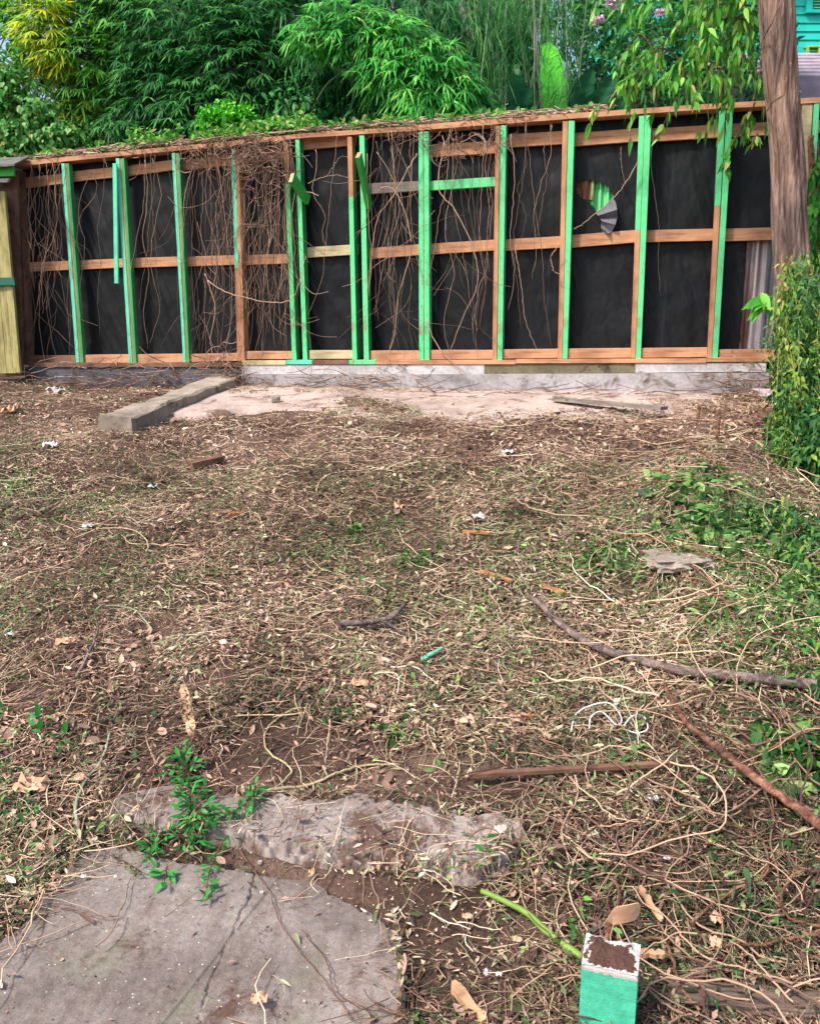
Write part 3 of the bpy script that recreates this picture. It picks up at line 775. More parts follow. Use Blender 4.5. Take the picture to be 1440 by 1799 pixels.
pts = [atY(1409, 760, TY), atY(1402, 640, TY), atY(1394, 500, TY), atY(1385.5, 400, TY), atY(1382, 300, TY), atY(1375, 200, TY), atY(1368, 100, TY), atY(1363, 0, TY), atY(1358, -120, TY), atY(1350, -300, TY)]
pts[0][2] = float(H(pts[0][0], TY)) - .08
rad = np.interp(np.linspace(0, 9, 90), range(10), np.array([.17, .14, .132, .124, .12, .118, .118, .116, .11, .1]) * .88)
P = spline(pts, 90); sides = 96
T = unit(np.gradient(P, axis=0)); A = unit(np.cross(T, [0, 1, 0])); B = np.cross(A, T)
V = []
for k in range(90):
    for s in range(sides):
        a = s * 2 * math.pi / sides
        cs = Vector((math.cos(a) * 2.2, math.sin(a) * 2.2, P[k][2] * .55))
        rr = rad[k] * (1 + .12 * mnoise.noise(cs * 1.0) + .09 * mnoise.noise(Vector((math.cos(a) * 8, math.sin(a) * 8, P[k][2] * 1.3))) + .06 * mnoise.noise(Vector((math.cos(a) * 20, math.sin(a) * 20, P[k][2] * 3))))
        V.append(P[k] + rr * (A[k] * math.cos(a) + B[k] * math.sin(a)))
fcs = [(k * sides + s, k * sides + (s + 1) % sides, (k + 1) * sides + (s + 1) % sides, (k + 1) * sides + s) for k in range(89) for s in range(sides)]
link('trunk', V, fcs, M_bark, tree, smooth=True)

# the hanging leafy boughs of that tree
M_bough = leaf_mat('fresh_green_leaf', [(0, srgb(40, 104, 44)), (.35, srgb(70, 152, 54)), (.7, srgb(112, 190, 66)), (.92, srgb(166, 214, 96)), (1, srgb(190, 182, 104))], .45)
def bough(p0, p1, nleaf, rng, L=.12, W=.045, spread=.16, sag=.15, tw=.004, m=None, bm=None, name='bough', parent=None, hue=(.2, .95), prof=BROAD):
    p0 = np.asarray(p0, float); p1 = np.asarray(p1, float)
    mid = (p0 + p1) / 2 + [0, 0, sag]
    C = spline([p0, mid, p1], 24); cl = Cloud()
    cl.tubes(C[None], np.linspace(tw * 1.6, tw * .5, 24)[None], .5, 5, 1)
    # side twigs carrying pairs of leaves
    nt_ = max(3, nleaf // 7)
    st = C[rng.integers(2, 24, nt_)]; dr = unit(rdir(nt_, rng) * [1, 1, .5] + unit(p1 - p0) * .7 + [0, 0, -.35]); ln = rng.uniform(.4, 1.3, nt_) * spread
    s = np.linspace(0, 1, 6)[None, :, None]
    TT = st[:, None, :] + dr[:, None, :] * ln[:, None, None] * s + np.array([0, 0, -1.]) * (ln[:, None, None] * .35 * s ** 2)
    cl.tubes(TT, np.full((nt_, 6), tw * .4), .5, 3, 1)
    ti = rng.integers(0, nt_, nleaf); si = rng.integers(1, 6, nleaf)
    b = TT[ti, si]; d = unit(dr[ti] * .7 + rdir(nleaf, rng) * .7 + [0, 0, -.75]); nn = unit(rdir(nleaf, rng) * .8 + [0, -.35, .8])
    ll = rng.uniform(.55, 1.15, nleaf) * L
    cl.leaves(b, d, nn, ll, ll * W / L * rng.uniform(.8, 1.25, nleaf), np.clip(rng.uniform(*hue, nleaf) + rng.normal(size=nleaf) * .1, 0, 1), prof, rng.uniform(.1, .5, nleaf), .2, 0)
    return cl.build(name, [m or M_bough, bm or M_twig], parent)
rg = np.random.default_rng(5)
BZ = [((1345, -80, 6.35), (1130, 20, 6.1), 170), ((1340, -40, 6.35), (1210, 50, 6.0), 150), ((1335, 10, 6.35), (1130, 130, 6.1), 150), ((1330, 40, 6.35), (1190, 140, 6.1), 150),
      ((1330, 20, 6.35), (1260, 150, 6.2), 120), ((1200, 110, 6.1), (1105, 172, 6.0), 70), ((1190, 150, 6.1), (1205, 205, 6.0), 30), ((1310, 110, 6.3), (1292, 190, 6.2), 70),
      ((1320, -50, 6.3), (1290, 60, 6.2), 50), ((1150, 90, 6.1), (1085, 140, 6.1), 36), ((1290, -80, 6.3), (1060, -20, 6.2), 90), ((1250, -100, 6.3), (980, 0, 6.4), 60)]
for (a, b, n) in BZ:
    bough(atY(*a), atY(b[0], b[1] - 22, b[2]), int(n * 1.35), rg, parent=tree, L=.085, W=.028, spread=.26)
for (a, b, n) in [((1312, 200, 6.3), (1272, 290, 6.2), 60), ((1330, 235, 6.3), (1316, 258, 6.2), 14), ((1325, 180, 6.3), (1305, 235, 6.3), 50)]:
    bough(atY(*a), atY(*b), n, rg, parent=tree, L=.06, W=.026, spread=.05, sag=0, name='hanging_sprig')
# vines climbing the trunk
def climb(pxs, r, Y=TY - .15, lab='', cat='vine'):
    o = tube_obj('climbing_vine', [atY(a, b, Y - (.02 if 1345 < a < 1400 else -.08)) for a, b in pxs], r, r * .6, M_twig, 30, 6, .002); tag(o, lab, cat)
climb([(1388, 110), (1380, 145), (1374, 168), (1358, 178), (1344, 196)], .006, lab='thin pale vine wrapped across the middle of the big tree trunk')
climb([(1370, 5), (1352, 45), (1342, 65), (1336, 100), (1334, 125), (1328, 155), (1321, 178)], .005, lab='thin vine crossing the top of the big trunk and dropping down its left side')

# slender trunk standing behind it, wrapped in leaves
p = [atY(1424, 760, 6.6), atY(1423, 560, 6.6), atY(1422, 440, 6.6), atY(1426, 330, 6.6), atY(1422, 240, 6.6)]
st = empty('sapling', (p[0][0], 6.6, float(H(p[0][0], 6.6))), 'slender brown sapling stem between the big trunk and the right edge', 'tree')
p[0][2] = float(H(p[0][0], 6.6)) - .05
tube_obj('trunk', p, .045, .02, M_twig, 60, 10, .003, st)
rg2 = np.random.default_rng(6)
bough(atY(1437, 240, 6.5), atY(1434, 470, 6.4), 420, rg2, .07, .035, .12, 0, parent=st, name='crown', hue=(.0, .6))

# ================================================================== ivy column at the foot of the tree
M_ivy = leaf_mat('ivy_leaf', [(0, srgb(22, 62, 26)), (.4, srgb(42, 92, 42)), (.68, srgb(84, 134, 52)), (.88, srgb(146, 166, 62)), (1, srgb(176, 160, 110))], .35)
def blob(cl, c, rad, n, L, W, rng, hue, shell=.55, prof=BROAD, down=.6, yup=0):
    q = rdir(n, rng) * (shell + (1 - shell) * rng.uniform(0, 1, n))[:, None] * (1 + .35 * (vnoise(np.arange(n) * 0.0 + rng.uniform(0, 9, n), np.zeros(n), 1) - .5))[:, None]
    lump = 1 + .3 * np.sin(q[:, 0] * 5 + 1) * np.sin(q[:, 2] * 6 + 2)
    b = np.array(c) + q * np.array(rad) * lump[:, None]
    d = unit(q * .6 + rdir(n, rng) * .8 + [0, 0, -down]); nn = unit(q + rdir(n, rng) * .5 + [0, 0, .5])
    ll = rng.uniform(.5, 1.2, n) * L
    t = np.clip(rng.uniform(*hue, n) + rng.normal(size=n) * .06, 0, 1)
    cl.leaves(b, d, nn, ll, ll * W / L, t, prof, rng.uniform(0, .5, n), .2)
rg = np.random.default_rng(9)
cl = Cloud()
for (px, py, Y, rx, rz, n, hue) in [(1418, 510, 5.7, .10, .10, 200, (.35, .9)), (1402, 575, 5.6, .10, .12, 300, (.2, .85)), (1425, 560, 5.6, .18, .25, 600, (.2, .85)), (1412, 640, 5.3, .17, .2, 700, (.15, .8)), (1412, 720, 5.1, .15, .2, 700, (.1, .8)), (1420, 770, 4.8, .17, .2, 800, (.1, .75)), (1425, 830, 4.6, .17, .18, 900, (.1, .75)), (1440, 790, 4.5, .16, .25, 800, (.05, .7)), (1430, 880, 4.35, .18, .14, 800, (.05, .7)),
                               (1425, 780, 5.35, .22, .25, 800, (.1, .8)), (1405, 840, 5.1, .22, .18, 700, (.1, .75)), (1450, 700, 5.4, .25, .35, 800, (.1, .7)), (1455, 880, 4.9, .3, .2, 700, (.1, .7)), (1398, 470, 5.7, .08, .07, 110, (.7, 1.))]:
    blob(cl, atY(px, py, Y), (rx, .16, rz), int(n * .8), .046, .024, rg, hue, .3, LANCE)
    blob(cl, atY(px, py, Y), (rx * 1.25, .2, rz * 1.2), int(n * .12), .05, .022, rg, (.3, 1), .2, LANCE)
for (px, py, n, hue) in [(1395, 915, 300, (0, .7)), (1430, 950, 500, (.1, .9)), (1400, 985, 300, (.1, .8)), (1432, 1050, 400, (.2, .9)), (1440, 1130, 300, (.1, .8)), (1370, 900, 150, (.2, .9)), (1445, 1200, 200, (.1, .8)), (1440, 1330, 160, (.1, .8))]:
    blob(cl, G(px, py) + [0, 0, .03], (.2, .2, .06), int(n * .8), .038, .016, rg, hue, .2, LANCE)
M_ivystem = M_twig
# loose trailing strands that give the mound its ragged outline
for i in range(105):
    x0 = 1371 + abs(rg.normal()) * 42; y0 = rg.uniform(440, 760) if x0 > 1388 else rg.uniform(480, 800); Y0 = 5.75 - (y0 - 430) / 330 * .75 + rg.normal() * .06
    L0 = rg.uniform(40, 190); a = atY(x0, y0, Y0 - .12); b = atY(x0 + rg.normal() * 16 - 4, min(y0 + L0, 900), Y0 - .32 - L0 / 900)
    C = spline([a, (a + b) / 2 + rg.normal(size=3) * .05, b], 14); cl.tubes(C[None], .0018, .95, 3)
    m_ = int(L0 * .42) + 8; q = rg.integers(0, 14, m_); s_ = rg.uniform(.02, .052)
    top = (.35, .92) if y0 < 600 else (.1, .8)
    cl.leaves(C[q] + rg.normal(size=(m_, 3)) * [.028, .03, .02], unit(rdir(m_, rg) + [0, -.1, -.9]), unit(rdir(m_, rg) * .7 + [0, -.8, .5]), s_ * rg.uniform(.6, 1.2, m_), s_ * rg.uniform(.3, .5, m_), np.clip(rg.uniform(*top) + rg.normal(size=m_) * .1, 0, 1), LANCE, .3, .2)
nst = 22; xs = rg.uniform(1370, 1450, nst); y0 = rg.uniform(440, 640, nst); PP = []
for i in range(nst):
    a = atY(xs[i], y0[i], 5.6); b = atY(xs[i] + rg.uniform(-12, 14), y0[i] + rg.uniform(120, 330), 5.4 ); PP.append(spline([a, (a + b) / 2 + rg.normal(size=3) * .04, b], 10))
cl.tubes(np.array(PP), .0025, .99, 3)
o = cl.build('ivy', M_ivy); tag(o, 'dense leafy vine mound climbing the foot of the big tree at the right edge', 'vine')
# big leaf sprig by the metal sheet
cl = Cloud(); c = atY(1340, 525, 5.75); n = 14
cl.leaves(np.tile(c, (n, 1)) + rg.normal(size=(n, 3)) * .015, unit(rdir(n, rg) * [1, .4, .6] + [-.2, -.2, -.7]), unit(rdir(n, rg) * .5 + [0, -1, .5]), rg.uniform(.1, .16, n), .055, rg.uniform(.35, .8, n), BROAD, .2, .2)
cl.tubes(np.array([spline([c, c + [.08, .02, .02], atY(1372, 520, 5.7)], 8)]), .003, .5, 4)
o = cl.build('leaf_sprig', M_bough); tag(o, 'drooping green leaf sprig in front of the rusty corrugated metal', 'sprig')

# ================================================================== bamboo and other plants behind the wall
def lm(name, a, b, c, d=None, tr=.35): return leaf_mat(name, [(0, srgb(*a)), (.45, srgb(*b)), (.85, srgb(*c)), (1, srgb(*(d or c)))], tr)
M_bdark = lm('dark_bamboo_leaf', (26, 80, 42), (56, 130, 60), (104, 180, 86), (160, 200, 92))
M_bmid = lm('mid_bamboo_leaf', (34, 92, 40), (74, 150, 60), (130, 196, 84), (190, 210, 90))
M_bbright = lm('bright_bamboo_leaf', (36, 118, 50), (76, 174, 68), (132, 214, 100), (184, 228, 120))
M_byel = lm('sunglow_tinted_bamboo_leaf', (66, 142, 56), (120, 186, 66), (214, 216, 70), (255, 236, 60), .5)  # yellow tints stand in for sunlight glowing through the leaves
M_bsoft = lm('soft_green_leaf', (48, 120, 52), (88, 156, 70), (132, 176, 96), (170, 160, 90), .4)
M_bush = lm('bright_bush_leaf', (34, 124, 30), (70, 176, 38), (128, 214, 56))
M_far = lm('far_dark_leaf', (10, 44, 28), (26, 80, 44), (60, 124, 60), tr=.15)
M_culm = simple('bamboo_culm', [(.3, srgb(92, 106, 80)), (.6, srgb(134, 142, 116)), (.8, srgb(166, 168, 150))], 5, rough=.6)
M_greystem = simple('pale_grey_bark', [(.3, srgb(104, 106, 104)), (.6, srgb(146, 146, 140)), (.8, srgb(176, 172, 164))], 9)

def fans(cl, C, out, rng, L, W, k=7, hue=(0, .8), droop=.35, m=0, tw=.18):
    """bamboo leaf fans: k narrow leaves spread from each twig end"""
    n = len(C); d0 = unit(out + rdir(n, rng) * .35 + [0, 0, -.35])
    side = unit(np.cross(d0, [0, 0, 1.]) + rdir(n, rng) * .25)
    tint0 = rng.uniform(*hue, n)
    a = np.linspace(-1.15, 1.15, k)
    P = np.repeat(C, k, 0); ang = np.tile(a, n) + rng.normal(size=n * k) * .15
    D = np.repeat(d0, k, 0) * np.cos(ang)[:, None] + np.repeat(side, k, 0) * np.sin(ang)[:, None]
    N = unit(np.cross(np.repeat(d0, k, 0), np.repeat(side, k, 0)) + rdir(n * k, rng) * .3)
    ll = L * rng.uniform(.6, 1.15, n * k) * (.7 + .3 * np.cos(ang))
    cl.leaves(P, D, N, ll, ll * W / L, np.clip(np.repeat(tint0, k) + rng.normal(size=n * k) * .07, 0, 1), LANCE, droop * rng.uniform(.3, 1.4, n * k), .15, m)
    tb = C[:, None, :] - d0[:, None, :] * tw * np.linspace(1, 0, 3)[None, :, None] + np.array([0, 0, 1.]) * 0
    cl.tubes(tb, np.full((n, 3), .0018), .3, 3, 1)

def bamboo(label, foot, boxes, seed, mat, nculm=8, L=.15, W=.02, hue=(0, .8), k=7, height=4.6, droop=.35):
    """boxes: (px, py, Y, rx, rz, count) lumps of foliage on the clump"""
    rng = np.random.default_rng(seed)
    fx, fy = foot; base = np.array([fx, fy, 1.2])
    t = empty('bamboo', base, label, 'bamboo', None)
    tops = []
    for (px, py, Y, rx, rz, n, *_h) in boxes: tops.append(atY(px, py, Y))
    for i in range(nculm):
        g = tops[i % len(tops)] + rng.normal(size=3) * [.3, .2, .25]
        b = base + [rng.normal() * .25, rng.normal() * .15, 0]
        mid = (b + g) / 2 + [(b[0] - g[0]) * .3, 0, .5 + (g[2] - b[2]) * .12]
        tube_obj('culm', [b, mid, g], .014, .004, M_culm, 18, 5, .003, t)
    cl = Cloud()
    for (px, py, Y, rx, rz, n, *_h) in boxes:
        c = atY(px, py, Y); q = rdir(n, rng) * (rng.uniform(.25, 1, n) ** .5)[:, None]
        C = c + q * [rx, max(.3, rx * .6), rz]; keep = C[:, 2] > 2.2
        out = unit(q * [1, 1, .4] + [0, -.5, -.1])
        fans(cl, C[keep], out[keep], rng, L, W, k, _h[0] if _h else hue, droop)
    cl.build('foliage', [mat, M_culm], t)
    return t
bamboo('pale yellow-green bamboo with sunlit glow painted into its leaves at the far left', (-5.0, 9.9),
       [(80, 50, 9.6, .3, .4, 220, (.45, .95)), (100, 105, 9.55, .22, .14, 90, (.5, 1)), (150, 110, 9.6, .4, .4, 190, (0, .5)), (30, 10, 9.8, .5, .4, 120, (.1, .6)), (140, 195, 9.7, .3, .2, 60, (.3, .8)), (170, 40, 9.8, .35, .5, 170, (0, .5)), (215, 150, 9.9, .3, .35, 90, (.2, .8)), (120, 170, 9.9, .25, .3, 60, (.4, .9))], 21, M_byel, 7, .17, .022, (.0, .85))
bamboo('mid green bamboo hanging between the yellow bamboo and the dark bamboo', (-4.6, 10.0),
       [(205, 80, 9.9, .4, .6, 240), (180, 0, 9.9, .4, .4, 160), (250, 30, 9.7, .6, .6, 300), (160, 190, 9.9, .4, .4, 140), (300, 160, 9.9, .5, .5, 240)], 22, M_bmid, 7, .16, .02, (0, .7))
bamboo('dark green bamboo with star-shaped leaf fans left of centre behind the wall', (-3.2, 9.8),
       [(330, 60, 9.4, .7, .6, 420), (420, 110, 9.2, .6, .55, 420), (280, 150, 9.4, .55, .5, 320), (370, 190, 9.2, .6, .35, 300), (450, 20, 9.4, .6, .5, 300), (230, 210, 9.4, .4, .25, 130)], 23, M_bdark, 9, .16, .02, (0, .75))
bamboo('dark bamboo with drooping leaves at the centre behind the wall', (-1.7, 9.9),
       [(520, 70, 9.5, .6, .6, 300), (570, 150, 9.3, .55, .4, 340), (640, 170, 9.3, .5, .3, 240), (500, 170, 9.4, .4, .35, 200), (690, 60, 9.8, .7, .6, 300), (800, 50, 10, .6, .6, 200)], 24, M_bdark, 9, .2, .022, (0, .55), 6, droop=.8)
bamboo('bright green bamboo arching over the middle of the wall', (-.6, 9.3),
       [(640, 55, 8.5, .42, .22, 190), (560, 60, 8.6, .32, .16, 110), (700, 85, 8.4, .42, .28, 240), (755, 140, 8.3, .45, .34, 330), (800, 175, 8.3, .3, .26, 190), (740, 190, 8.3, .32, .2, 130), (590, 30, 8.6, .35, .15, 80), (690, 130, 8.4, .35, .2, 110)], 25, M_bbright, 7, .17, .021, (0, .9), 7, droop=.45)

# leaning thin culms with feathery leaves right of centre
rg = np.random.default_rng(31)
t = empty('bamboo', (1.4, 10.2, 1.2), 'clump of thin leaning bare culms with feathery dark leaves right of centre behind the wall', 'bamboo')
for i in range(46):
    bx = rg.uniform(760, 1000); b = atY(bx, 215, rg.uniform(9.6, 10.6)); b[2] = 1.3
    g = atY(bx + rg.normal() * 60 - 20, -60, rg.uniform(9.4, 10.8)); mid = (b + g) / 2 + [rg.normal() * .12, 0, 0]
    tube_obj('culm', [b, mid, g], rg.uniform(.008, .02), .005, M_culm if i % 3 else M_greystem, 16, 5, .004, t)
cl = Cloud()
for i in range(160):
    c = atY(rg.uniform(750, 1010), rg.uniform(-40, 200), rg.uniform(9.2, 10.9)); n = 34
    cl.leaves(c + rg.normal(size=(n, 3)) * [.05, .05, .2], unit(rdir(n, rg) * .5 + [rg.normal() * .2, 0, -1 if i % 2 else .9]), rdir(n, rg), rg.uniform(.1, .28, n), .007, np.clip(rg.uniform(0, .8) + rg.normal(size=n) * .08, 0, 1), LITTER_PROF, .2, .1)
cl.build('foliage', [M_bdark], t)

# banana-like bright leaf and dark broad blades
t = empty('banana_plant', (1.75, 9.9, 1.2), 'broad upright bright green leaf blade standing behind the wall right of centre', 'plant')
def blade(name, pts, w, mat, parent, seed, fold=.25):
    rng = np.random.default_rng(seed); K = 26; Pm = spline(pts, K); Tn = unit(np.gradient(Pm, axis=0)); s = np.linspace(0, 1, K)
    ww = w * (np.sin(np.pi * np.clip(s * .97 + .03, 0, 1)) ** .45); S = unit(np.cross(Tn, [0.2, -1, .2])); Vv = []
    for k in range(K):
        for j, u in enumerate((-1, -.5, 0, .5, 1)):
            Vv.append(Pm[k] + S[k] * ww[k] * u * (1 + .08 * rng.normal() * abs(u)) + np.array([0, -1, 0]) * abs(u) * ww[k] * fold + rng.normal(size=3) * .003)
    fcs = [(k * 5 + j, k * 5 + j + 1, (k + 1) * 5 + j + 1, (k + 1) * 5 + j) for k in range(K - 1) for j in range(4)]
    return link(name, Vv, fcs, mat, parent, smooth=True)
M_ban = simple('banana_leaf', [(.3, srgb(64, 160, 34)), (.6, srgb(92, 196, 48)), (.8, srgb(134, 214, 84))], 5, (1, 1, 6), .45, .4, .004)
M_band = simple('dark_banana_leaf', [(.3, srgb(12, 70, 44)), (.7, srgb(30, 108, 62))], 5, (1, 1, 6), .5, .4, .004)
blade('leaf', [atY(972, 260, 9.7), atY(973, 180, 9.6), atY(968, 120, 9.6), atY(962, 72, 9.7)], .14, M_ban, t, 1)
for i, (a, b, c, d, w) in enumerate([(1000, 240, 1040, 120, .12), (1030, 240, 1010, 140, .1), (930, 240, 905, 130, .13), (900, 240, 930, 150, .1), (1060, 240, 1100, 160, .1), (1020, 240, 1080, 130, .1)]):
    blade('leaf', [atY(a, b, 9.8), atY((a + c) / 2 - 5, (b + d) / 2, 9.6), atY(c, d, 9.5)], w, M_band, t, 3 + i)['label'] = 'dark green leaf blade'

# crepe myrtles with pale stems and pink blossom
M_cm = lm('myrtle_leaf', (22, 84, 46), (50, 130, 68), (96, 168, 84))
M_pinkf = simple('pale_pink_petals', [(.3, srgb(214, 160, 190)), (.7, srgb(240, 208, 226))], 30)
def myrtle(label, fx, stems, leafz, seed, Y=10.5, nl=2600, flowers=()):
    rng = np.random.default_rng(seed); b0 = atY(fx, 260, Y); b0[2] = 1.3
    t = empty('crepe_myrtle', b0, label, 'tree'); ends = []
    for pxs in stems:
        P = [atY(a, b, Y + rng.normal() * .05) for a, b in pxs]
        tube_obj('trunk' if pxs is stems[0] else 'limb', P, .028 if pxs is stems[0] else .016, .006, M_greystem, 26, 6, .004, t)
    cl = Cloud()
    for (px, py, rx, rz, n) in leafz:
        c = atY(px, py, Y); q = rdir(n, rng) * rng.uniform(.2, 1, n)[:, None]; cc = c + q * [rx, .6, rz]
        cc = cc[rng.integers(0, max(4, n // 9), n)] + rng.normal(size=(n, 3)) * .06
        ll = rng.uniform(.04, .09, n)
        cl.leaves(cc, unit(rdir(n, rng) + [0, 0, -.3]), unit(rdir(n, rng) + [0, -.3, .6]), ll, ll * .45, rng.uniform(0, 1, n), LANCE, .2, .2)
    cl.build('crown', [M_cm], t)
    for (px, py, r) in flowers:
        c = atY(px, py, Y - .7); f = Cloud(); n = 150
        f.leaves(c + rdir(n, rng) * r * rng.uniform(.2, 1, n)[:, None] * [1.2, .8, .8], rdir(n, rng), rdir(n, rng), .03, .025, .5, BROAD, 0, .3)
        f.build('blossom', [M_pinkf], t)
myrtle('pale stemmed crepe myrtle with a pink blossom cluster beside the bright banana leaf', 1018,
       [[(1016, 215), (1018, 120), (1016, 60), (1020, -40)], [(1018, 115), (1005, 70), (985, 20), (970, -40)], [(1018, 100), (1035, 60), (1040, 10), (1060, -40)], [(1017, 150), (1030, 115), (1036, 90)], [(960, 215), (957, 140), (945, 90), (920, 20), (915, -40)]],
       [(1020, 10, .5, .3, 500), (960, 40, .4, .3, 300), (1060, 40, .5, .4, 500), (1000, 100, .3, .3, 200), (1090, 90, .45, .35, 480)], 41, flowers=[(1050, 35, .06), (1080, 2, .1), (1073, -8, .08)])
myrtle('small leafed tree with pale gaps of sky behind the fresh green boughs', 1150,
       [[(1150, 220), (1150, 100), (1140, 0), (1130, -60)], [(1150, 120), (1190, 50), (1220, -20)], [(1148, 110), (1110, 50), (1090, -10)]],
       [(1130, 30, .6, .45, 900), (1200, 20, .6, .45, 900), (1230, 100, .5, .35, 700), (1130, 120, .5, .35, 900), (1170, 170, .5, .2, 500), (1280, 60, .4, .5, 500)], 42, 11.2, flowers=[(1160, 22, .05)])

# left: soft broad leafed vine mass over the corner, small round bush
rg = np.random.default_rng(51)
cl = Cloud()
for (px, py, rx, rz, n) in [(40, 235, .55, .3, 1500), (100, 245, .4, .2, 1000), (5, 150, .35, .5, 1100), (75, 195, .3, .22, 600), (140, 245, .2, .18, 500), (30, 280, .6, .12, 700)]:
    blob(cl, atY(px, py, 9.5), (rx, .4, rz), int(n * 1.3), .062, .045, rg, (0, .95), .2)
for i in range(12):
    p = spline([atY(rg.uniform(0, 150), 300, 9.6), atY(rg.uniform(0, 150), 200, 9.5), atY(rg.uniform(-10, 140), rg.uniform(60, 150), 9.4)], 12); cl.tubes(p[None], .006, .3, 4)
o = cl.build('leafy_shrub', M_bsoft); tag(o, 'soft olive green broad-leafed shrub rising over the left end of the wall', 'shrub')
cl = Cloud()
c = FP(410, 212, -.5)
for i in range(26):
    q = rdir(1, rg)[0] * rg.uniform(.3, 1) * [.26, .18, .15]; blob(cl, c + q, (.085, .08, .065), 150, .045, .026, rg, (.1, 1), .3, BROAD, -.4)
cl.tubes(np.array([spline([c + [rg.normal() * .05, 0, -.9], c + rg.normal(size=3) * [.12, .1, .1] + [0, 0, -.1]], 6) if False else np.linspace(c + [0, 0, -.9], c + rg.normal(size=3) * [.2, .1, .08], 6) for _ in range(14)]), .006, .1, 4)
o = cl.build('round_bush', M_bush); tag(o, 'small round bright green bush just above the top of the wall', 'bush')
# darker shrub beside it
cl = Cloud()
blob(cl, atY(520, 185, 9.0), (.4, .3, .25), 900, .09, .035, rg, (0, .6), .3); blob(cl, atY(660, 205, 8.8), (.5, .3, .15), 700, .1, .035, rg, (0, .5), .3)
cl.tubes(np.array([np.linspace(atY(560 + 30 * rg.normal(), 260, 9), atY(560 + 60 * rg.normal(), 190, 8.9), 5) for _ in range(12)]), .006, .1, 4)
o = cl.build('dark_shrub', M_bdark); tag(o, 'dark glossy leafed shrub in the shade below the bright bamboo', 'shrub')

# far wood closing the view
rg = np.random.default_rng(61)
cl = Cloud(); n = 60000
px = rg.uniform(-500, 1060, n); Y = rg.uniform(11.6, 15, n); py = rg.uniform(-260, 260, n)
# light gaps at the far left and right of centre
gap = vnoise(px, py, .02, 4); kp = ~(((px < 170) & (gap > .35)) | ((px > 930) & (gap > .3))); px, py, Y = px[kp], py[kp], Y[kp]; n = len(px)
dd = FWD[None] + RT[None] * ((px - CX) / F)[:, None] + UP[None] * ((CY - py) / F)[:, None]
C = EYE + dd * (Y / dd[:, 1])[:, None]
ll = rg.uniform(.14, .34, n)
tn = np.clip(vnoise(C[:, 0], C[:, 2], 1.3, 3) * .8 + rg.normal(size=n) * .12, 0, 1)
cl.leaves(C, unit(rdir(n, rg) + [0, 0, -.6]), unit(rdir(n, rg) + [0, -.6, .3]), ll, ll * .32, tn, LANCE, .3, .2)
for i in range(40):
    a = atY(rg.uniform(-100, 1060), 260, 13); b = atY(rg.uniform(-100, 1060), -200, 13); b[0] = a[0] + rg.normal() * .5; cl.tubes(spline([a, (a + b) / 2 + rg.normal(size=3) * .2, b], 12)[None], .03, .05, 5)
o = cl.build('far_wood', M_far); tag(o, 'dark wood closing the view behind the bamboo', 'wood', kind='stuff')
# distant pale-green wood on the right
cl = Cloud(); n = 9000
px = rg.uniform(1000, 1400, n); py = rg.uniform(-150, 240, n); g = vnoise(px, py, .03, 9); kp = g < .62; px, py = px[kp], py[kp]; n = len(px)
dd = FWD[None] + RT[None] * ((px - CX) / F)[:, None] + UP[None] * ((CY - py) / F)[:, None]; C = EYE + dd * (rg.uniform(11.3, 11.9, n) / dd[:, 1])[:, None]
cl.leaves(C, rdir(n, rg), rdir(n, rg), rg.uniform(.05, .12, n), .04, rg.uniform(0, .9, n), LANCE, .2, .2)
o = cl.build('hedge', M_cm); tag(o, 'loose green hedge in front of the outbuilding behind the wall', 'hedge', kind='stuff')

# ================================================================== creeper and dry tangle on top of the wall
M_creep = leaf_mat('creeper_leaf', [(0, srgb(40, 110, 40)), (.5, srgb(84, 156, 56)), (.85, srgb(140, 186, 76)), (1, srgb(180, 170, 110))], .35)
M_dryv = leaf_mat('dry_vine', [(0, srgb(86, 66, 58)), (.4, srgb(138, 110, 96)), (.8, srgb(178, 148, 128)), (1, srgb(200, 180, 160))], 0, .9)
rg = np.random.default_rng(71)
def onwall(px, dy, off): return FP(px, topy(px) - 8 + dy, off)
def creeper(x0, x1, n, h, label):
    cl = Cloud(); xs = rg.uniform(x0, x1, n); den = vnoise(xs, xs * 0, .05, 5); xs = xs[den > .3]; n = len(xs)
    P = np.array([onwall(x, -abs(rg.normal()) * h * (.4 + vnoise(x, 0, .03, 2)) - 1, rg.uniform(-.45, .1)) for x in xs])
    ll = rg.uniform(.03, .075, n)
    cl.leaves(P, unit(rdir(n, rg) + [0, -.2, .3]), unit(rdir(n, rg) * .7 + [0, -.3, 1]), ll, ll * .6, rg.uniform(0, 1, n), BROAD, .2, .2, 0)
    k = int((x1 - x0) / 3); PP = []
    for i in range(k):
        x = rg.uniform(x0, x1); PP.append(spline([onwall(x + rg.normal() * 10 * j, -abs(rg.normal()) * 5 + rg.normal() * 2, rg.uniform(-.2, .16)) for j in range(4)], 12))
    cl.tubes(np.array(PP), .004, rg.uniform(0, 1, k), 4, 1)
    o = cl.build('creeper', [M_creep, M_dryv]); tag(o, label, 'creeper')
creeper(225, 560, 2600, 15, 'thick green creeper with dry stems on the wall top under the round bush')
creeper(60, 225, 260, 5, 'sparse creeper with dry stems on the low left end of the wall top')
creeper(560, 890, 800, 6, 'thin creeper and dry stems along the wall top below the bright bamboo')
creeper(890, 1060, 90, 4, 'few creeper leaves on the wall top below the banana leaf')

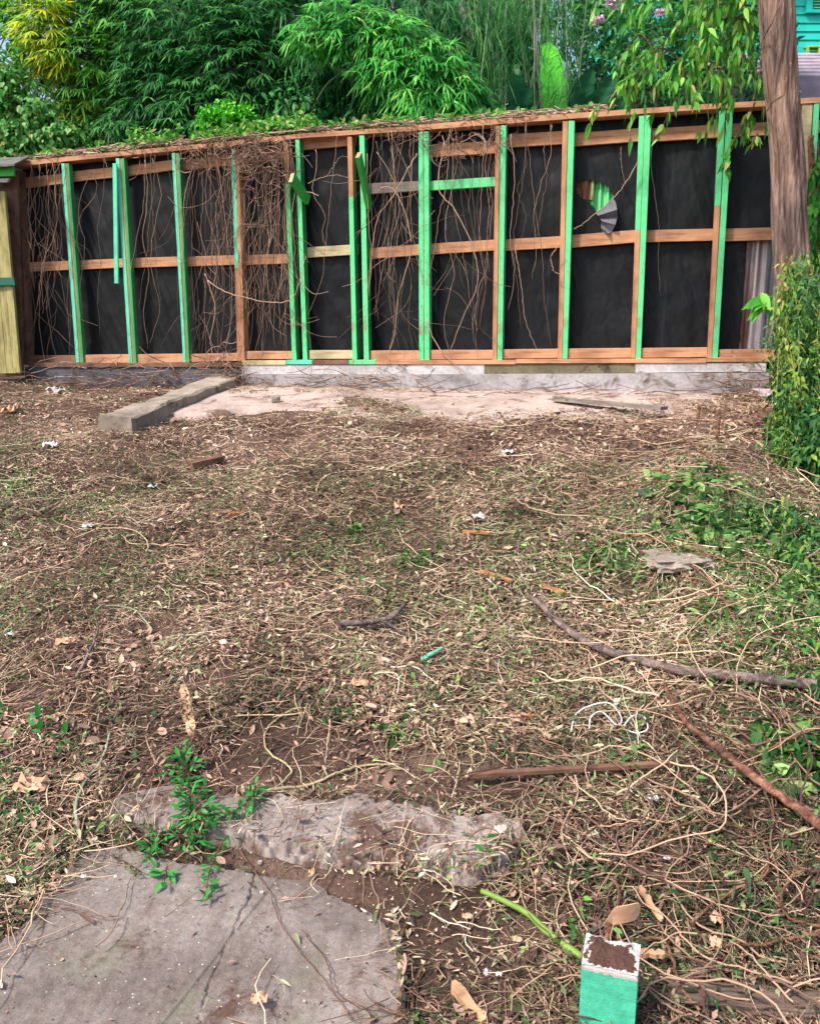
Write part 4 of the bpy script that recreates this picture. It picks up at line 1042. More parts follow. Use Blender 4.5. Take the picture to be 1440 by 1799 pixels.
def tangle(label, n, fn, K=14, r=(.0014, .004)):
    PP = [spline(fn(), K) for _ in range(n)]
    V, Fq = tubes_geo(np.array(PP), np.repeat(rg.uniform(*r, n)[:, None], K, 1), 4)
    o = link('dry_tangle', V, Fq, M_dryv, tint=np.repeat(rg.uniform(0, .75, n) ** 1.3, K * 4)); tag(o, label, 'tangle', kind='stuff'); return o
def curlfn(cx, cy, sx, sy, off, j=26, cv=1.3):
    def f():
        x = cx + rg.normal() * sx; y = cy + rg.normal() * sy; p = [(x, y)]; a = rg.uniform(0, 6.28) if cv > 1 else rg.normal() * .35 + (3.14 if rg.random() < .5 else 0)
        for _ in range(4):
            a += rg.normal() * cv; p.append((p[-1][0] + math.cos(a) * j * .6, p[-1][1] + math.sin(a) * j * (.6 if cv > 1 else .3) + (4 if cv > 1 else 0)))
        return [FP(u, max(v, topy(u) - 12), off + rg.normal() * .04) for u, v in p]
    return f
tangle('dense curly tangle of dry vine stems hanging from the wall top above the bare brown stud', 120, curlfn(455, 272, 26, 26, .20, 24))
tangle('dry vine stems heaped along the sagging top plate left of the tangle', 80, curlfn(390, 258, 70, 5, .14, 22))
tangle('curly dry stems along the top plate right of the double studs', 60, curlfn(790, 235, 60, 12, .16, 20), r=(.0015, .003))
tangle('dark dry stems matted over the foundation left of the curb', 170, curlfn(230, 668, 110, 14, .3, 30, .5))
tangle('dry stems lying against the whitewashed foundation', 46, curlfn(590, 670, 60, 7, .28, 26, .4))
tangle('dry stems heaped in the corner at the right end of the foundation', 70, curlfn(1320, 672, 30, 16, .3, 22, .7))
tangle('dry stems scattered along the foot of the right half of the wall', 50, curlfn(1000, 690, 190, 6, .4, 34, .3), r=(.0015, .0035))
tangle('dry stems caught where the curb meets the wall', 80, curlfn(400, 655, 18, 16, .28, 22))

def vertfn(x0, x1, y0, y1):
    def f():
        x = rg.uniform(x0, x1); y = rg.uniform(y0, y1); a = 1.57 + rg.normal() * .5; p = [(x, y)]
        for _ in range(4): a += rg.normal() * .35; p.append((p[-1][0] + math.cos(a) * 26, p[-1][1] + math.sin(a) * 26))
        return [FP(u, min(v, 638), .15 + rg.normal() * .03) for u, v in p]
    return f
tangle('fine dry twigs criss-crossing the leftmost dark bay', 30, vertfn(50, 108, 320, 560), r=(.0008, .002))
tangle('fine dry twigs criss-crossing the bay left of the bare brown stud', 34, vertfn(330, 410, 300, 560), r=(.0008, .002))
tangle('fine dry twigs criss-crossing the bay under the curly tangle', 64, vertfn(428, 505, 330, 560), r=(.0008, .0024))
tangle('fine dry twigs in the bay with the grey middle block', 24, vertfn(652, 730, 250, 560), r=(.0008, .002))
tangle('fine dry twigs in the bay with the mint green middle block', 14, vertfn(758, 862, 260, 560), r=(.0008, .002))
# hanging vines, one object each
def hang(x0, x1, n, group, label, ytop=None, r=(.0012, .0034), lean=18, ylen=(.5, 1.05)):
    for i in range(n):
        x = rg.uniform(x0, x1); y = (ytop or topy(x)) + rg.uniform(0, 40) * (rg.random() < .6); ye = y + (640 - y) * min(1, rg.uniform(*ylen)); k = 6
        xs = x + np.cumsum(rg.normal(size=k) * lean * .5) + rg.normal() * lean * np.linspace(0, 1, k); xs = np.clip(xs, x0 - 12, x1 + 12)
        off = .14 + abs(rg.normal()) * .03
        o = tube_obj('hanging_vine', [FP(a, b, off + rg.normal() * .008) for a, b in zip(xs, np.linspace(y, ye, k))], rg.uniform(*r), .0012, VM[int(rg.integers(0, 3))], 26, 4, .0035)
        tag(o, label, 'vine', group)
VM = [simple('tan_vine_bark', [(.3, srgb(136, 108, 90)), (.7, srgb(182, 150, 126))], 20), simple('brown_vine_bark', [(.3, srgb(96, 72, 60)), (.7, srgb(134, 104, 88))], 20), simple('grey_vine_bark', [(.3, srgb(84, 74, 68)), (.7, srgb(120, 106, 96))], 20)]
for x0, x1, n, lab in [(50, 112, 20, 'thin dry vine hanging in the leftmost dark bay beside the corner post'), (140, 200, 3, 'thin dry vine hanging in the bay with the hanging slat'),
                       (240, 300, 6, 'thin dry vine hanging in the bay right of the hanging slat'), (330, 412, 20, 'thin dry vine hanging in the bay left of the bare brown stud'),
                       (426, 512, 34, 'thin dry vine hanging under the dense tangle right of the bare brown stud'), (540, 612, 2, 'thin dry vine in the bay between the two jutting boards'),
                       (652, 733, 15, 'thin dry vine hanging in the bay with the grey middle block'), (758, 866, 12, 'thin dry vine hanging in the bay with the mint green middle block'),
                       (892, 978, 6, 'thin dry vine hanging in the bay right of the mint green middle block'), (1135, 1240, 1, 'thin dry vine hanging in the wide bay near the right end')]:
    hang(x0, x1, n, 'dry vines in the bay: ' + lab[15:60], lab)
for pts, r, lab in [([(365, 493), (395, 512), (440, 525), (490, 532), (515, 522), (528, 490), (537, 450)], .006, 'thick pale vine sweeping sideways from the bare brown stud to the double studs'),
                  ([(1120, 285), (1100, 318), (1080, 345), (1045, 375), (1020, 395), (1008, 402)], .0045, 'thin twig poking out through the torn hole in the tar paper'),
                  ([(1090, 258), (1091, 290), (1097, 320)], .002, 'pale thread of vine above the torn hole'),
                  ([(732, 270), (715, 300), (690, 345), (665, 380), (655, 430), (648, 520)], .006, 'stout vine crossing the grey middle block'),
                  ([(668, 330), (690, 332), (712, 375), (722, 440), (700, 520), (690, 600), (660, 660)], .005, 'long vine looping down past the grey middle block to the floor'),
                  ([(780, 250), (770, 330), (800, 370), (832, 440), (838, 500), (812, 560), (790, 620)], .005, 'stout vine crossing behind the mint green middle block'),
                  ([(748, 560), (770, 610), (810, 650), (860, 690), (905, 705)], .005, 'vine leaning from the double mint stud down to the floor slab'),
                  ([(575, 310), (590, 285), (600, 275), (612, 276)], .002, 'curled tendril in the bay between the jutting boards'),
                  ([(540, 322), (565, 312), (590, 308), (612, 312)], .003, 'bowed tendril reaching across to the long jutting board'),
                  ([(905, 440), (915, 500), (922, 560), (945, 620)], .003, 'bowed vine hanging below the middle rail right of centre'),
                  ([(983, 430), (968, 450), (972, 475), (984, 482)], .004, 'hooked vine beside the bare and mint stud pair'),
                  ([(165, 262), (180, 270), (189, 295)], .004, 'pale stem curling over the left end of the wall top'),
                  ([(360, 480), (378, 540), (370, 600), (382, 650)], .005, 'dark vine falling to the curb')]:
    o = tube_obj('vine', [FP(a, b, .19) for a, b in pts], r, r * .5, VM[0], 36, 6, .0025); tag(o, lab, 'vine')

# ================================================================== litter on the ground
M_litter = leaf_mat('dead_leaf_litter', [(0, srgb(70, 48, 42)), (.3, srgb(122, 94, 82)), (.6, srgb(180, 146, 126)), (.85, srgb(212, 182, 154)), (1, srgb(224, 208, 192))], .1, .8)
M_olive = leaf_mat('wilting_leaf_litter', [(0, srgb(54, 64, 44)), (.4, srgb(98, 106, 70)), (.75, srgb(144, 146, 108)), (1, srgb(182, 178, 142))], .15, .7)
M_greenl = leaf_mat('fresh_leaf_litter', [(0, srgb(34, 66, 36)), (.4, srgb(62, 104, 50)), (.75, srgb(102, 148, 70)), (1, srgb(152, 184, 108))], .3, .55)
M_twigl = leaf_mat('dry_twig_litter', [(0, srgb(74, 52, 46)), (.3, srgb(122, 94, 80)), (.65, srgb(184, 152, 126)), (.9, srgb(214, 188, 156)), (1, srgb(220, 204, 178))], 0, .85)
rg = np.random.default_rng(81)
XMIN, XMAX, YMIN, YMAX = -4.6, 4.0, 1.3, 8.6
BARE = [(poly(p), v) for p, v in [
    ([(255, 1180), (300, 1170), (300, 1340), (240, 1330), (235, 1250)], .35),
    ([(420, 1270), (560, 1260), (640, 1300), (860, 1330), (960, 1400), (930, 1440), (760, 1420), (640, 1400), (420, 1400), (380, 1360)], .12),
    ([(700, 1060), (800, 1080), (830, 1190), (720, 1190), (650, 1150)], .55),
    ([(840, 1130), (920, 1130), (910, 1200), (850, 1200)], .4),
    ([(560, 1560), (900, 1545), (960, 1600), (950, 1799), (720, 1799), (705, 1640)], .14),
    ([(330, 1470), (430, 1480), (560, 1520), (700, 1540), (900, 1550), (900, 1580), (700, 1600), (560, 1560), (420, 1520), (330, 1510)], .05)]]
SLABP = poly([(405, 700), (1345, 690), (1300, 706), (1230, 712), (1120, 716), (1020, 706), (960, 700), (900, 712), (860, 735), (800, 742), (745, 735), (700, 712), (620, 716), (560, 738), (330, 738)], H0)
RIGHT = poly([(1000, 760), (1440, 740), (2000, 760), (2000, 1900), (1130, 1900), (1080, 1600), (980, 1500), (930, 1400), (1000, 1250), (930, 1060), (1010, 980), (940, 880)])
RGREEN = poly([(1040, 930), (1180, 890), (1440, 880), (2000, 900), (2000, 1400), (1440, 1450), (1300, 1250), (1180, 1150), (1010, 1030)])
NEAR_RT = poly([(820, 1330), (1440, 1250), (2000, 1250), (2000, 2200), (1000, 2200), (960, 1640), (900, 1560)])
def density(x, y):
    d = .82 + 1.3 * (fbm(x, y, 1.7, 41) - .5) + 1.5 * (fbm(x, y, 6, 42) - .5)
    for P, v in BARE: d = np.where(inpoly(x, y, P), d * v, d)
    sd_ = polydist(x, y, SLABP) + (fbm(x, y, 4, 43) - .5) * .16; d = np.where(sd_ > .0, d * np.where(fbm(x, y, 3.5, 47) > .56, .4, .07), d)
    d = np.where(nslab_h(x, y) > .02, .008, d); d = np.where(nslab_h(x, y) > .09, .0016, d)
    d = np.where(ledge_h(x, y) > .03, .05, d)
    s = (x - FA[0]) * FN[0] + (y - FA[1]) * FN[1]; d = np.where(s < .2, 0, d)
    return np.clip(d, 0, 1)
def greenness(x, y):
    g = (fbm(x, y, 1.3, 51) - .52) * 1.8 + (fbm(x, y, 5, 52) - .5) * 1.5 + .46
    pr = polydist(x, y, RGREEN); g = g + .25 * np.clip(pr / .15, 0, 1)
    s = (x - FA[0]) * FN[0] + (y - FA[1]) * FN[1]; g = np.where(s < 2.3, g - .28, g)
    gl = np.exp(-((x + 1.9) ** 2 + (y - 4.2) ** 2) / 1.6); g = g + .2 * gl
    return np.clip(g, 0, 1)
def scatter(n, dfn):
    """candidate points weighted towards the camera so far and near look equally strewn"""
    u = rg.random(n); y = YMIN * (YMAX / YMIN) ** u if True else 0
    half = .62 * y + .25
    x = rg.uniform(-1, 1, n) * half
    keep = rg.random(n) < dfn(x, y) * np.clip(y / 3.2, .25, 1)
    return x[keep], y[keep]
def slopeN(n, tilt):
    v = rdir(n, rg) * tilt; v[:, 2] = np.abs(v[:, 2]) + 1; v[:, 1] -= .15; return unit(v)
def strew(n, L, W, mat, name, label, dfn, huefn, prof=LITTER_PROF, tilt=.6, zj=.02, lift=.004, droop=.1, pitch=.35):
    x, y = scatter(n, dfn); k = len(x)
    z = surf(x, y) + lift + np.abs(rg.normal(size=k)) * zj * np.clip(density(x, y) * 1.5, .1, 1)
    a = rg.uniform(0, 2 * math.pi, k); D = np.stack([np.cos(a), np.sin(a), rg.normal(size=k) * pitch], 1)
    ll = rg.uniform(*L, k) * rg.uniform(.7, 1.1, k); ww = ll * rg.uniform(*W, k)
    P = np.stack([x, y, z], 1); P[:, 2] = np.maximum(P[:, 2], P[:, 2] - np.minimum(0, unit(D)[:, 2] * ll))
    cl = Cloud(); cl.leaves(P, D, slopeN(k, tilt), ll, ww, huefn(x, y, k), prof, droop, .3)
    o = cl.build(name, mat); tag(o, label, 'litter', kind='stuff'); return k
dn = lambda x, y: density(x, y) * (1 - .75 * greenness(x, y)) * np.where(inpoly(x, y, NEAR_RT), .55, 1)
dg = lambda x, y: density(x, y) * np.clip(greenness(x, y) * 1.5, 0, 1)
dfr = lambda x, y: density(x, y) * np.where(nslab_h(x, y) > 0, 0, np.clip(greenness(x, y) - .5, 0, 1) * 1.8 + .02)
hu = lambda a, b: (lambda x, y, k: np.clip(a + (b - a) * rg.random(k) ** 1.3 + .9 * (fbm(x, y, 2.6, 61) - .46) - .24 * inpoly(x, y, NEAR_RT), 0, 1))
strew(330000, (.009, .034), (.16, .5), M_litter, 'leaf_litter', 'brown shredded leaf and bark litter covering the yard', dn, hu(-.05, .8))
strew(15000, (.022, .05), (.35, .7), M_litter, 'leaf_scraps', 'coarse crumpled brown leaf scraps lying in the litter', dn, hu(.05, .75), [(0, .3), (.25, .9), (.6, 1), (.85, .6), (1, .2)], .8, .015, droop=-.2)
strew(4200, (.03, .055), (.25, .5), M_litter, 'dead_leaves', 'larger curled dead leaves lying in the litter', dn, hu(.2, 1), BROAD, .9, .02, droop=-.3)
strew(170000, (.014, .045), (.08, .34), M_olive, 'wilted_leaves', 'wilting olive green leaves and grass cuttings in the litter', dg, hu(0, 1), LANCE, .8)
strew(90000, (.014, .04), (.2, .5), M_greenl, 'green_cuttings', 'fresh green leaf cuttings strewn over the yard', lambda x, y: .7 * dfr(x, y), hu(.1, 1), LANCE, .9, .035, droop=.25, pitch=.6)
strew(9000, (.02, .05), (.3, .6), M_greenl, 'scattered_green_leaves', 'single fresh green leaves scattered over bare soil', lambda x, y: np.where(nslab_h(x, y) > 0, 0, .3 * density(x, y)), hu(.2, 1), BROAD, .9, .01)
# specks on soil and slab
strew(60000, (.004, .011), (.4, .9), M_litter, 'wood_chips', 'fine pale wood chips on the soil and concrete', lambda x, y: np.where((nslab_h(x, y) > 0), .07, .6), hu(.05, .75), LITTER_PROF, .5, .002, .003)

GRIT = poly([(438, 1600), (470, 1590), (490, 1700), (505, 1830), (420, 1830), (440, 1700)])
def gritd(x, y): return np.where((nslab_h(x, y) > 0) & (polydist(x, y, GRIT) + (fbm(x, y, 14, 81) - .5) * .12 > .0), 1., np.where(nslab_h(x, y) > 0, .05, .0))
strew(60000, (.002, .007), (.5, .9), M_litter, 'grit', 'line of reddish soil grit scattered down the middle of the grey slab', gritd, hu(-.3, .6), LITTER_PROF, .5, .001, .0015)
def twigs(n, L, R, dfn, name, label, zlift=.012, curl=1.2, K=7, sides=3, hue=(0, .95), mat=None, arch=.06, head=None, kind='stuff'):
    x, y = scatter(n, dfn); k = len(x); ll = rg.uniform(0, 1, k) ** 1.8 * (L[1] - L[0]) + L[0]
    a0 = rg.uniform(0, 2 * math.pi, k); c = rg.normal(size=k) * curl
    s = np.linspace(0, 1, K); wob = np.cumsum(rg.normal(size=(k, K)) * .22, 1)
    ang = a0[:, None] + c[:, None] * (s[None] - .5) + wob
    st = ll[:, None] / (K - 1)
    X = x[:, None] + np.cumsum(np.cos(ang) * st, 1); Y = y[:, None] + np.cumsum(np.sin(ang) * st, 1)
    lift = rg.random(k) * zlift
    Z = surf(X, Y) + lift[:, None] + R[0] + (arch * ll * rg.random(k))[:, None] * np.sin(np.pi * s)[None] + np.abs(rg.normal(size=(k, K))) * .002
    rr = rg.uniform(R[0], R[1], k)[:, None] * np.linspace(1, .6, K)[None]
    V, Fq = tubes_geo(np.stack([X, Y, Z], -1), rr, sides)
    t = np.clip(rg.uniform(*hue, k) + .8 * (fbm(x, y, 2.6, 61) - .45) - .18 * inpoly(x, y, NEAR_RT), 0, 1)
    o = link(name, V, Fq, mat or M_twigl, tint=np.repeat(t, K * sides)); tag(o, label, 'twigs', kind=kind); return o
twigs(62000, (.03, .2), (.0008, .0019), lambda x, y: density(x, y), 'twig_litter', 'mat of thin dry twigs and stems covering the yard', .03, .7, arch=.03)
twigs(24000, (.04, .2), (.0011, .0024), lambda x, y: density(x, y) * np.clip(fbm(x, y, 3, 71) * 2.6 - .8, 0, 1) * np.where(inpoly(x, y, NEAR_RT), .3, 1), 'straw', 'matted pale straw stalks lying in drifts over the yard', .04, .35, 5, 3, (.35, 1), arch=.02)
twigs(55000, (.03, .18), (.0008, .0014), lambda x, y: density(x, y) * greenness(x, y), 'stem_litter', 'pale olive stems among the green cuttings', .03, .6, mat=M_olive, arch=.03)
twigs(1300, (.2, .6), (.0012, .003), lambda x, y: density(x, y), 'long_stems', 'long thin dry vine stems curving over the litter', .03, 1.0, 12, 4, (.2, 1), arch=.03)
rt = lambda x, y: np.where(inpoly(x, y, RIGHT), density(x, y), 0)
twigs(3000, (.15, .7), (.0012, .004), rt, 'vine_cuttings', 'tangle of long dry vine cuttings heaped over the right side', .07, 1.0, 14, 4, (.0, .8), arch=.05)
nr = lambda x, y: np.where(inpoly(x, y, NEAR_RT), density(x, y), 0)
twigs(2800, (.12, .5), (.0009, .0034), nr, 'vine_tangle', 'dense tangle of dry brown vine stems at the lower right', .05, 1.5, 14, 5, (.0, .65), arch=.07)

NRT2 = poly([(1150, 1250), (1440, 1200), (2000, 1200), (2000, 2200), (1150, 2200), (1110, 1700), (1150, 1600), (1120, 1450)])
twigs(1250, (.2, .8), (.0012, .0042), lambda x, y: np.where(inpoly(x, y, NRT2), 1., 0.), 'coiled_vines', 'thick looping dry vines piled at the lower right corner', .07, 2.4, 20, 6, (.2, .85), arch=.09)
# grass and weeds tufts in the green parts
def tuft(px, py, n, L, spread, mat, label, prof=LITTER_PROF, W=.08, name='weed', up=1.2):
    c = G(px, py); cl = Cloud(); spread = spread if n >= 200 else spread * .5; x = c[0] + rg.normal(size=n) * spread; y = c[1] + rg.normal(size=n) * spread
    cl.leaves(np.stack([x, y, surf(x, y)], 1), unit(rdir(n, rg) + [0, 0, up]), unit(rdir(n, rg) + [0, -1, .3]), rg.uniform(.4, 1, n) * L, L * W, rg.uniform(0, 1, n), prof, .5, .2)
    o = cl.build(name, mat)
    if n >= 200: tag(o, label, 'weed', kind='stuff')
    else: tag(o, label, 'weed')
tuft(570, 975, 260, .10, .07, M_olive, 'thin olive green weed tuft left of the middle of the yard')
tuft(625, 935, 60, .09, .03, M_greenl, 'small broad-leafed weed standing near the middle of the yard', BROAD, .35)
tuft(735, 985, 160, .13, .07, M_greenl, 'bright grass tuft right of the olive weed') 
tuft(1060, 985, 300, .16, .1, M_greenl, 'grass tuft beside the brown slab fragment on the right')
tuft(605, 1260, 90, .12, .05, M_greenl, 'light green weed beside the pale bowed stem')
tuft(700, 1290, 50, .09, .05, M_greenl, 'dark green leafy seedling on the bare soil near the centre', BROAD, .4)
tuft(320, 1015, 110, .1, .05, M_olive, 'faded green weed left of centre')
tuft(1215, 850, 200, .15, .09, M_greenl, 'leafy green weed below the stakes on the right', BROAD, .3)
tuft(1235, 920, 300, .12, .12, M_greenl, 'bright green low weed patch on the right', BROAD, .35)
tuft(1330, 930, 200, .14, .1, M_greenl, 'bright green weed with upright leaves near the ivy', BROAD, .35)
tuft(1390, 1080, 500, .15, .16, M_greenl, 'green grassy weeds at the right edge', LANCE, .12)
tuft(1400, 1010, 700, .13, .17, M_greenl, 'leafy green weeds below the ivy at the right edge', LANCE, .12)
tuft(1300, 960, 500, .14, .18, M_greenl, 'bright grass blades left of the weeds at the right edge', LITTER_PROF, .05)
tuft(1360, 1150, 500, .12, .16, M_greenl, 'thin grass blades above the right end of the grey branch', LITTER_PROF, .05)
tuft(1420, 1340, 220, .13, .08, M_greenl, 'green leafy weeds behind the red brown branch', BROAD, .35)
tuft(1270, 1290, 120, .1, .06, M_olive, 'yellowish green weed beside the white wire')
tuft(25, 860, 200, .12, .08, M_greenl, 'dark green weed at the left edge of the yard')
tuft(960, 1790, 200, .06, .05, M_greenl, 'short green grass beside the foot of the painted post')

# leafy sprigs
def sprig(pxs, n, L, W, lab, mat=None, spread=.06, r=.0025, lift=.02):
    P = spline([G(a, b, surf) + [0, 0, lift] for a, b in pxs], 20); cl = Cloud(); cl.tubes(P[None], np.linspace(r, r * .5, 20)[None], .5, 5, 1)
    i = rg.integers(0, 20, n); d = unit(rdir(n, rg) * [1, 1, .5]); b = P[i] + d * (rg.random(n) * spread)[:, None]; b[:, 2] = np.maximum(b[:, 2], surf(b[:, 0], b[:, 1]) + .004)
    tw = np.stack([P[i], (P[i] + b) / 2 + [0, 0, .004], b], 1); cl.tubes(tw, r * .4, .4, 3, 1)
    ll = rg.uniform(.55, 1.1, n) * L; d2 = unit(d + rdir(n, rg) * .5 + [0, 0, .1])
    cl.leaves(b, d2, slopeN(n, .7), ll, ll * W, rg.uniform(.05, .75, n), BROAD, rg.uniform(.0, .3, n), .25)
    o = cl.build('leafy_sprig', [mat or M_greenl, M_twig]); tag(o, lab, 'sprig'); return o
M_spr = leaf_mat('sprig_leaf', [(0, srgb(24, 82, 38)), (.4, srgb(46, 124, 52)), (.8, srgb(86, 170, 78)), (1, srgb(130, 196, 104))], .3, .45)
sprig([(318, 1335), (330, 1390), (345, 1440), (330, 1490)], 240, .042, .34, 'large leafy green cut branch lying across the ledge and the grey slab', M_spr, .055)
sprig([(345, 1440), (400, 1440), (440, 1415), (450, 1395)], 110, .034, .3, 'green side branch lying to the right of the large cut branch', M_spr, .03)
sprig([(300, 1475), (275, 1480), (262, 1520)], 50, .04, .36, 'leafy tip resting on the slab left of the large cut branch', M_spr, .03)
sprig([(390, 1490), (370, 1540), (360, 1600)], 50, .035, .34, 'thin leafy tip trailing down the slab', M_spr, .025)
sprig([(0, 1258), (50, 1275), (85, 1300), (125, 1305)], 34, .06, .4, 'dark green leafy sprig at the left edge of the yard', M_spr, .05)
sprig([(295, 1530), (290, 1560)], 8, .05, .5, 'pair of bright leaves on the slab below the leafy tip', M_spr, .02)
sprig([(190, 1510), (230, 1530), (245, 1545)], 20, .02, .4, 'withered dark sprig at the upper left edge of the slab', M_olive, .02)
sprig([(1075, 1530), (1070, 1560)], 3, .06, .6, 'single bright leaf above the painted post', M_spr, .01)
sprig([(850, 1480), (855, 1510)], 3, .05, .6, 'single bright leaf on the end of the ledge', M_spr, .01)
sprig([(1020, 1590), (1018, 1650), (1012, 1700)], 12, .05, .35, 'pale green stalk standing left of the painted post', M_creep, .02, .006)

# branches and sticks
def stick(pxs, r0, r1, mat, lab, name='branch', K=40, lift=None, wob=.0012, sides=10, knob=.04, cat='branch'):
    lift = r0 if lift is None else lift
    P = [G(a, b, surf) + [0, 0, lift] for a, b in pxs]
    o = tube_obj(name, P, r0, r1, mat, K, sides, wob, knob=knob); tag(o, lab, cat); return o
stick([(925, 1068), (945, 1078), (975, 1108), (1015, 1140), (1060, 1163), (1120, 1182), (1200, 1202), (1290, 1212), (1380, 1222), (1480, 1232)], .012, .020, M_greyb, 'long curved grey-brown branch reaching in from the right edge', lift=.05, K=70)
o = stick([(1165, 1240), (1200, 1300), (1245, 1340), (1300, 1385), (1360, 1432), (1440, 1492), (1500, 1530)], .008, .017, M_redb, 'thick reddish brown branch slanting down to the right edge', lift=.07, K=60)
stick([(1240, 1330), (1320, 1385), (1400, 1440), (1470, 1460)], .006, .014, M_greyb, 'dull grey branch lying beside the reddish branch', lift=.04, K=40)
tr_ = stick([(597, 1113), (630, 1112), (668, 1107), (690, 1100), (712, 1078)], .014, .008, M_greyb, 'small forked grey stick near the centre of the yard', 'stick', 30, .045, cat='stick')
fk = tube_obj('fork', [G(672, 1108, surf) + [0, 0, .045], G(690, 1118, surf) + [0, 0, .045], G(712, 1129, surf) + [0, 0, .04]], .009, .004, M_greyb, 14, 8, .001, tr_)
stick([(135, 1208), (150, 1180), (168, 1140), (176, 1112)], .007, .004, M_greyb, 'straight brown stick leaning up on the left side of the yard', 'stick', lift=.04, cat='stick')
stick([(140, 1480), (135, 1430), (150, 1390), (180, 1350), (195, 1300)], .006, .004, M_culm, 'bent pale green stem at the upper left of the slab', 'stem', lift=.03, cat='stem')
stick([(680, 1250), (560, 1248), (510, 1252), (470, 1285), (468, 1320), (500, 1345), (512, 1362), (480, 1392)], .0035, .003, M_pale, 'pale bowed stem curling round the bare soil near the centre', 'stem', 50, .01, cat='stem')
stick([(455, 1405), (475, 1392), (540, 1385), (600, 1360), (640, 1350), (700, 1347)], .0055, .0035, M_pale, 'pale root lying along the top of the ledge', 'root', 40, .01, cat='root')
stick([(845, 1582), (880, 1598), (925, 1622), (960, 1655), (1022, 1702)], .007, .010, simple('fresh_green_stem', [(.3, srgb(84, 116, 40)), (.7, srgb(124, 152, 66))], 12, rough=.5), 'bright green fresh stem lying up to the painted post', 'green_stem', 30, .03, .0003, knob=.012, cat='stem')
stick([(1060, 1685), (1085, 1600), (1072, 1570)], .006, .004, M_redb, 'short brown stem rising behind the painted post', 'stem', 14, .05, cat='stem')
stick([(270, 1120), (240, 1085), (200, 1075), (170, 1080)], .004, .003, M_culm, 'arched pale green stem with a round leaf left of centre', 'stem', 24, .03, cat='stem')
stick([(735, 1215), (790, 1200), (850, 1235)], .003, .002, M_twig, 'thin curved twig right of centre', 'twig', 20, .01, cat='twig')
for pts, lab in [([(1050, 1435), (1150, 1420), (1200, 1375), (1260, 1350)], 'brown vine stem slanting up below the thin plank'), ([(1110, 1545), (1160, 1500), (1200, 1475), (1260, 1470), (1330, 1500), (1345, 1560), (1290, 1590), (1210, 1650)], 'long brown vine looping round the lower right tangle'),
                 ([(1440, 1670), (1380, 1680), (1330, 1690), (1270, 1690)], 'vine running in from the right edge above the timber'), ([(1440, 1560), (1400, 1560), (1370, 1600), (1380, 1640), (1440, 1660)], 'coiled vine at the lower right edge'),
                 ([(1125, 1680), (1160, 1680), (1180, 1720), (1190, 1760), (1225, 1810)], 'stout vine bending down beside the painted post'), ([(700, 1799), (705, 1740), (700, 1680), (712, 1630)], 'pale vine along the right edge of the grey slab'),
                 ([(720, 1799), (728, 1740), (745, 1700)], 'short vine at the lower corner of the slab'), ([(420, 1500), (470, 1570), (500, 1640), (560, 1720), (620, 1799)], 'long thin runner lying down the slab'),
                 ([(65, 1590), (130, 1605), (205, 1615), (230, 1550)], 'thin dark bent twig on the upper left of the slab'), ([(530, 1640), (575, 1700), (590, 1750), (660, 1790)], 'thin dark root lying on the right half of the slab'),
                 ([(1200, 1000), (1260, 1060), (1300, 1140), (1330, 1180)], 'vine stem slanting through the green cuttings'), ([(1010, 990), (1100, 960), (1200, 980), (1290, 1010)], 'vine stem over the brown slab fragment'),
                 ([(1050, 880), (1120, 865), (1200, 860), (1240, 850)], 'pale vine lying across the heap on the right'), ([(1200, 785), (1240, 815), (1270, 850)], 'pale broken stem below the stakes'),
                 ([(1440, 1300), (1370, 1330), (1320, 1345), (1240, 1300)], 'vine stem crossing the reddish branch'), ([(0, 1360), (60, 1390), (110, 1430), (130, 1500), (90, 1560), (40, 1620)], 'vine stem trailing down the left edge onto the slab'),
                 ([(830, 1250), (900, 1275), (960, 1330), (1040, 1340), (1150, 1345)], 'thin vine bowed above the thin plank')]:
    thin = 'thin' in lab or 'runner' in lab
    stick(pts, .0016 if thin else .0046, .0012 if thin else .0034, M_twig, lab, 'dry_vine', 36, .012 if 'slab' in lab and 'fragment' not in lab else .05, .0015, 6, .03, 'vine')
# planks and wood pieces
def plank(p0, p1, w, h, mat, lab, name='plank', lift=.01, tiltz=0., cat='plank'):
    a = G(*p0, surf); b = G(*p1, surf); mb = MB(); a = a + [0, 0, lift + h / 2]; b = b + [0, 0, lift + h / 2 + tiltz]
    K = 9; t = unit(b - a); sd_ = unit(np.cross(t, [0, 0, 1])); up = np.cross(sd_, t); rows = []
    for k in range(K):
        c = a + (b - a) * k / (K - 1); ww = w / 2 * (1 + .16 * rg.normal()) if 'split' in lab else w / 2; hh = h / 2
        if 'split' in lab and k in (0, K - 1): ww *= .45
        j = rg.normal() * w * (.1 if 'split' in lab else .0)
        rows.append([c + sd_ * (-ww + j) - up * hh, c + sd_ * (ww + j) - up * hh, c + sd_ * (ww + j) + up * hh, c + sd_ * (-ww + j) + up * hh])
    V = [p for r in rows for p in r]; f = [(4 * k + i, 4 * k + (i + 1) % 4, 4 * k + 4 + (i + 1) % 4, 4 * k + 4 + i) for k in range(K - 1) for i in range(4)] + [(3, 2, 1, 0), (4 * K - 4, 4 * K - 3, 4 * K - 2, 4 * K - 1)]
    o = link(name, V, f, mat); recalc(o); tag(o, lab, cat); return o
plank((822, 1382), (1175, 1362), .022, .012, M_woodd, 'long thin brown plank lying flat right of the ledge', lift=.035)
plank((975, 718), (1165, 736), .09, .025, M_grayw, 'weathered greenish grey board lying at the front of the pink slab', lift=.06)
plank((335, 826), (390, 814), .07, .03, M_woodd, 'short dark plank end in the litter left of centre', lift=.02)
plank((322, 1212), (340, 1300), .032, .01, M_split, 'split pale wood piece lying on bare soil left of centre', 'wood_piece', .012, cat='wood piece')
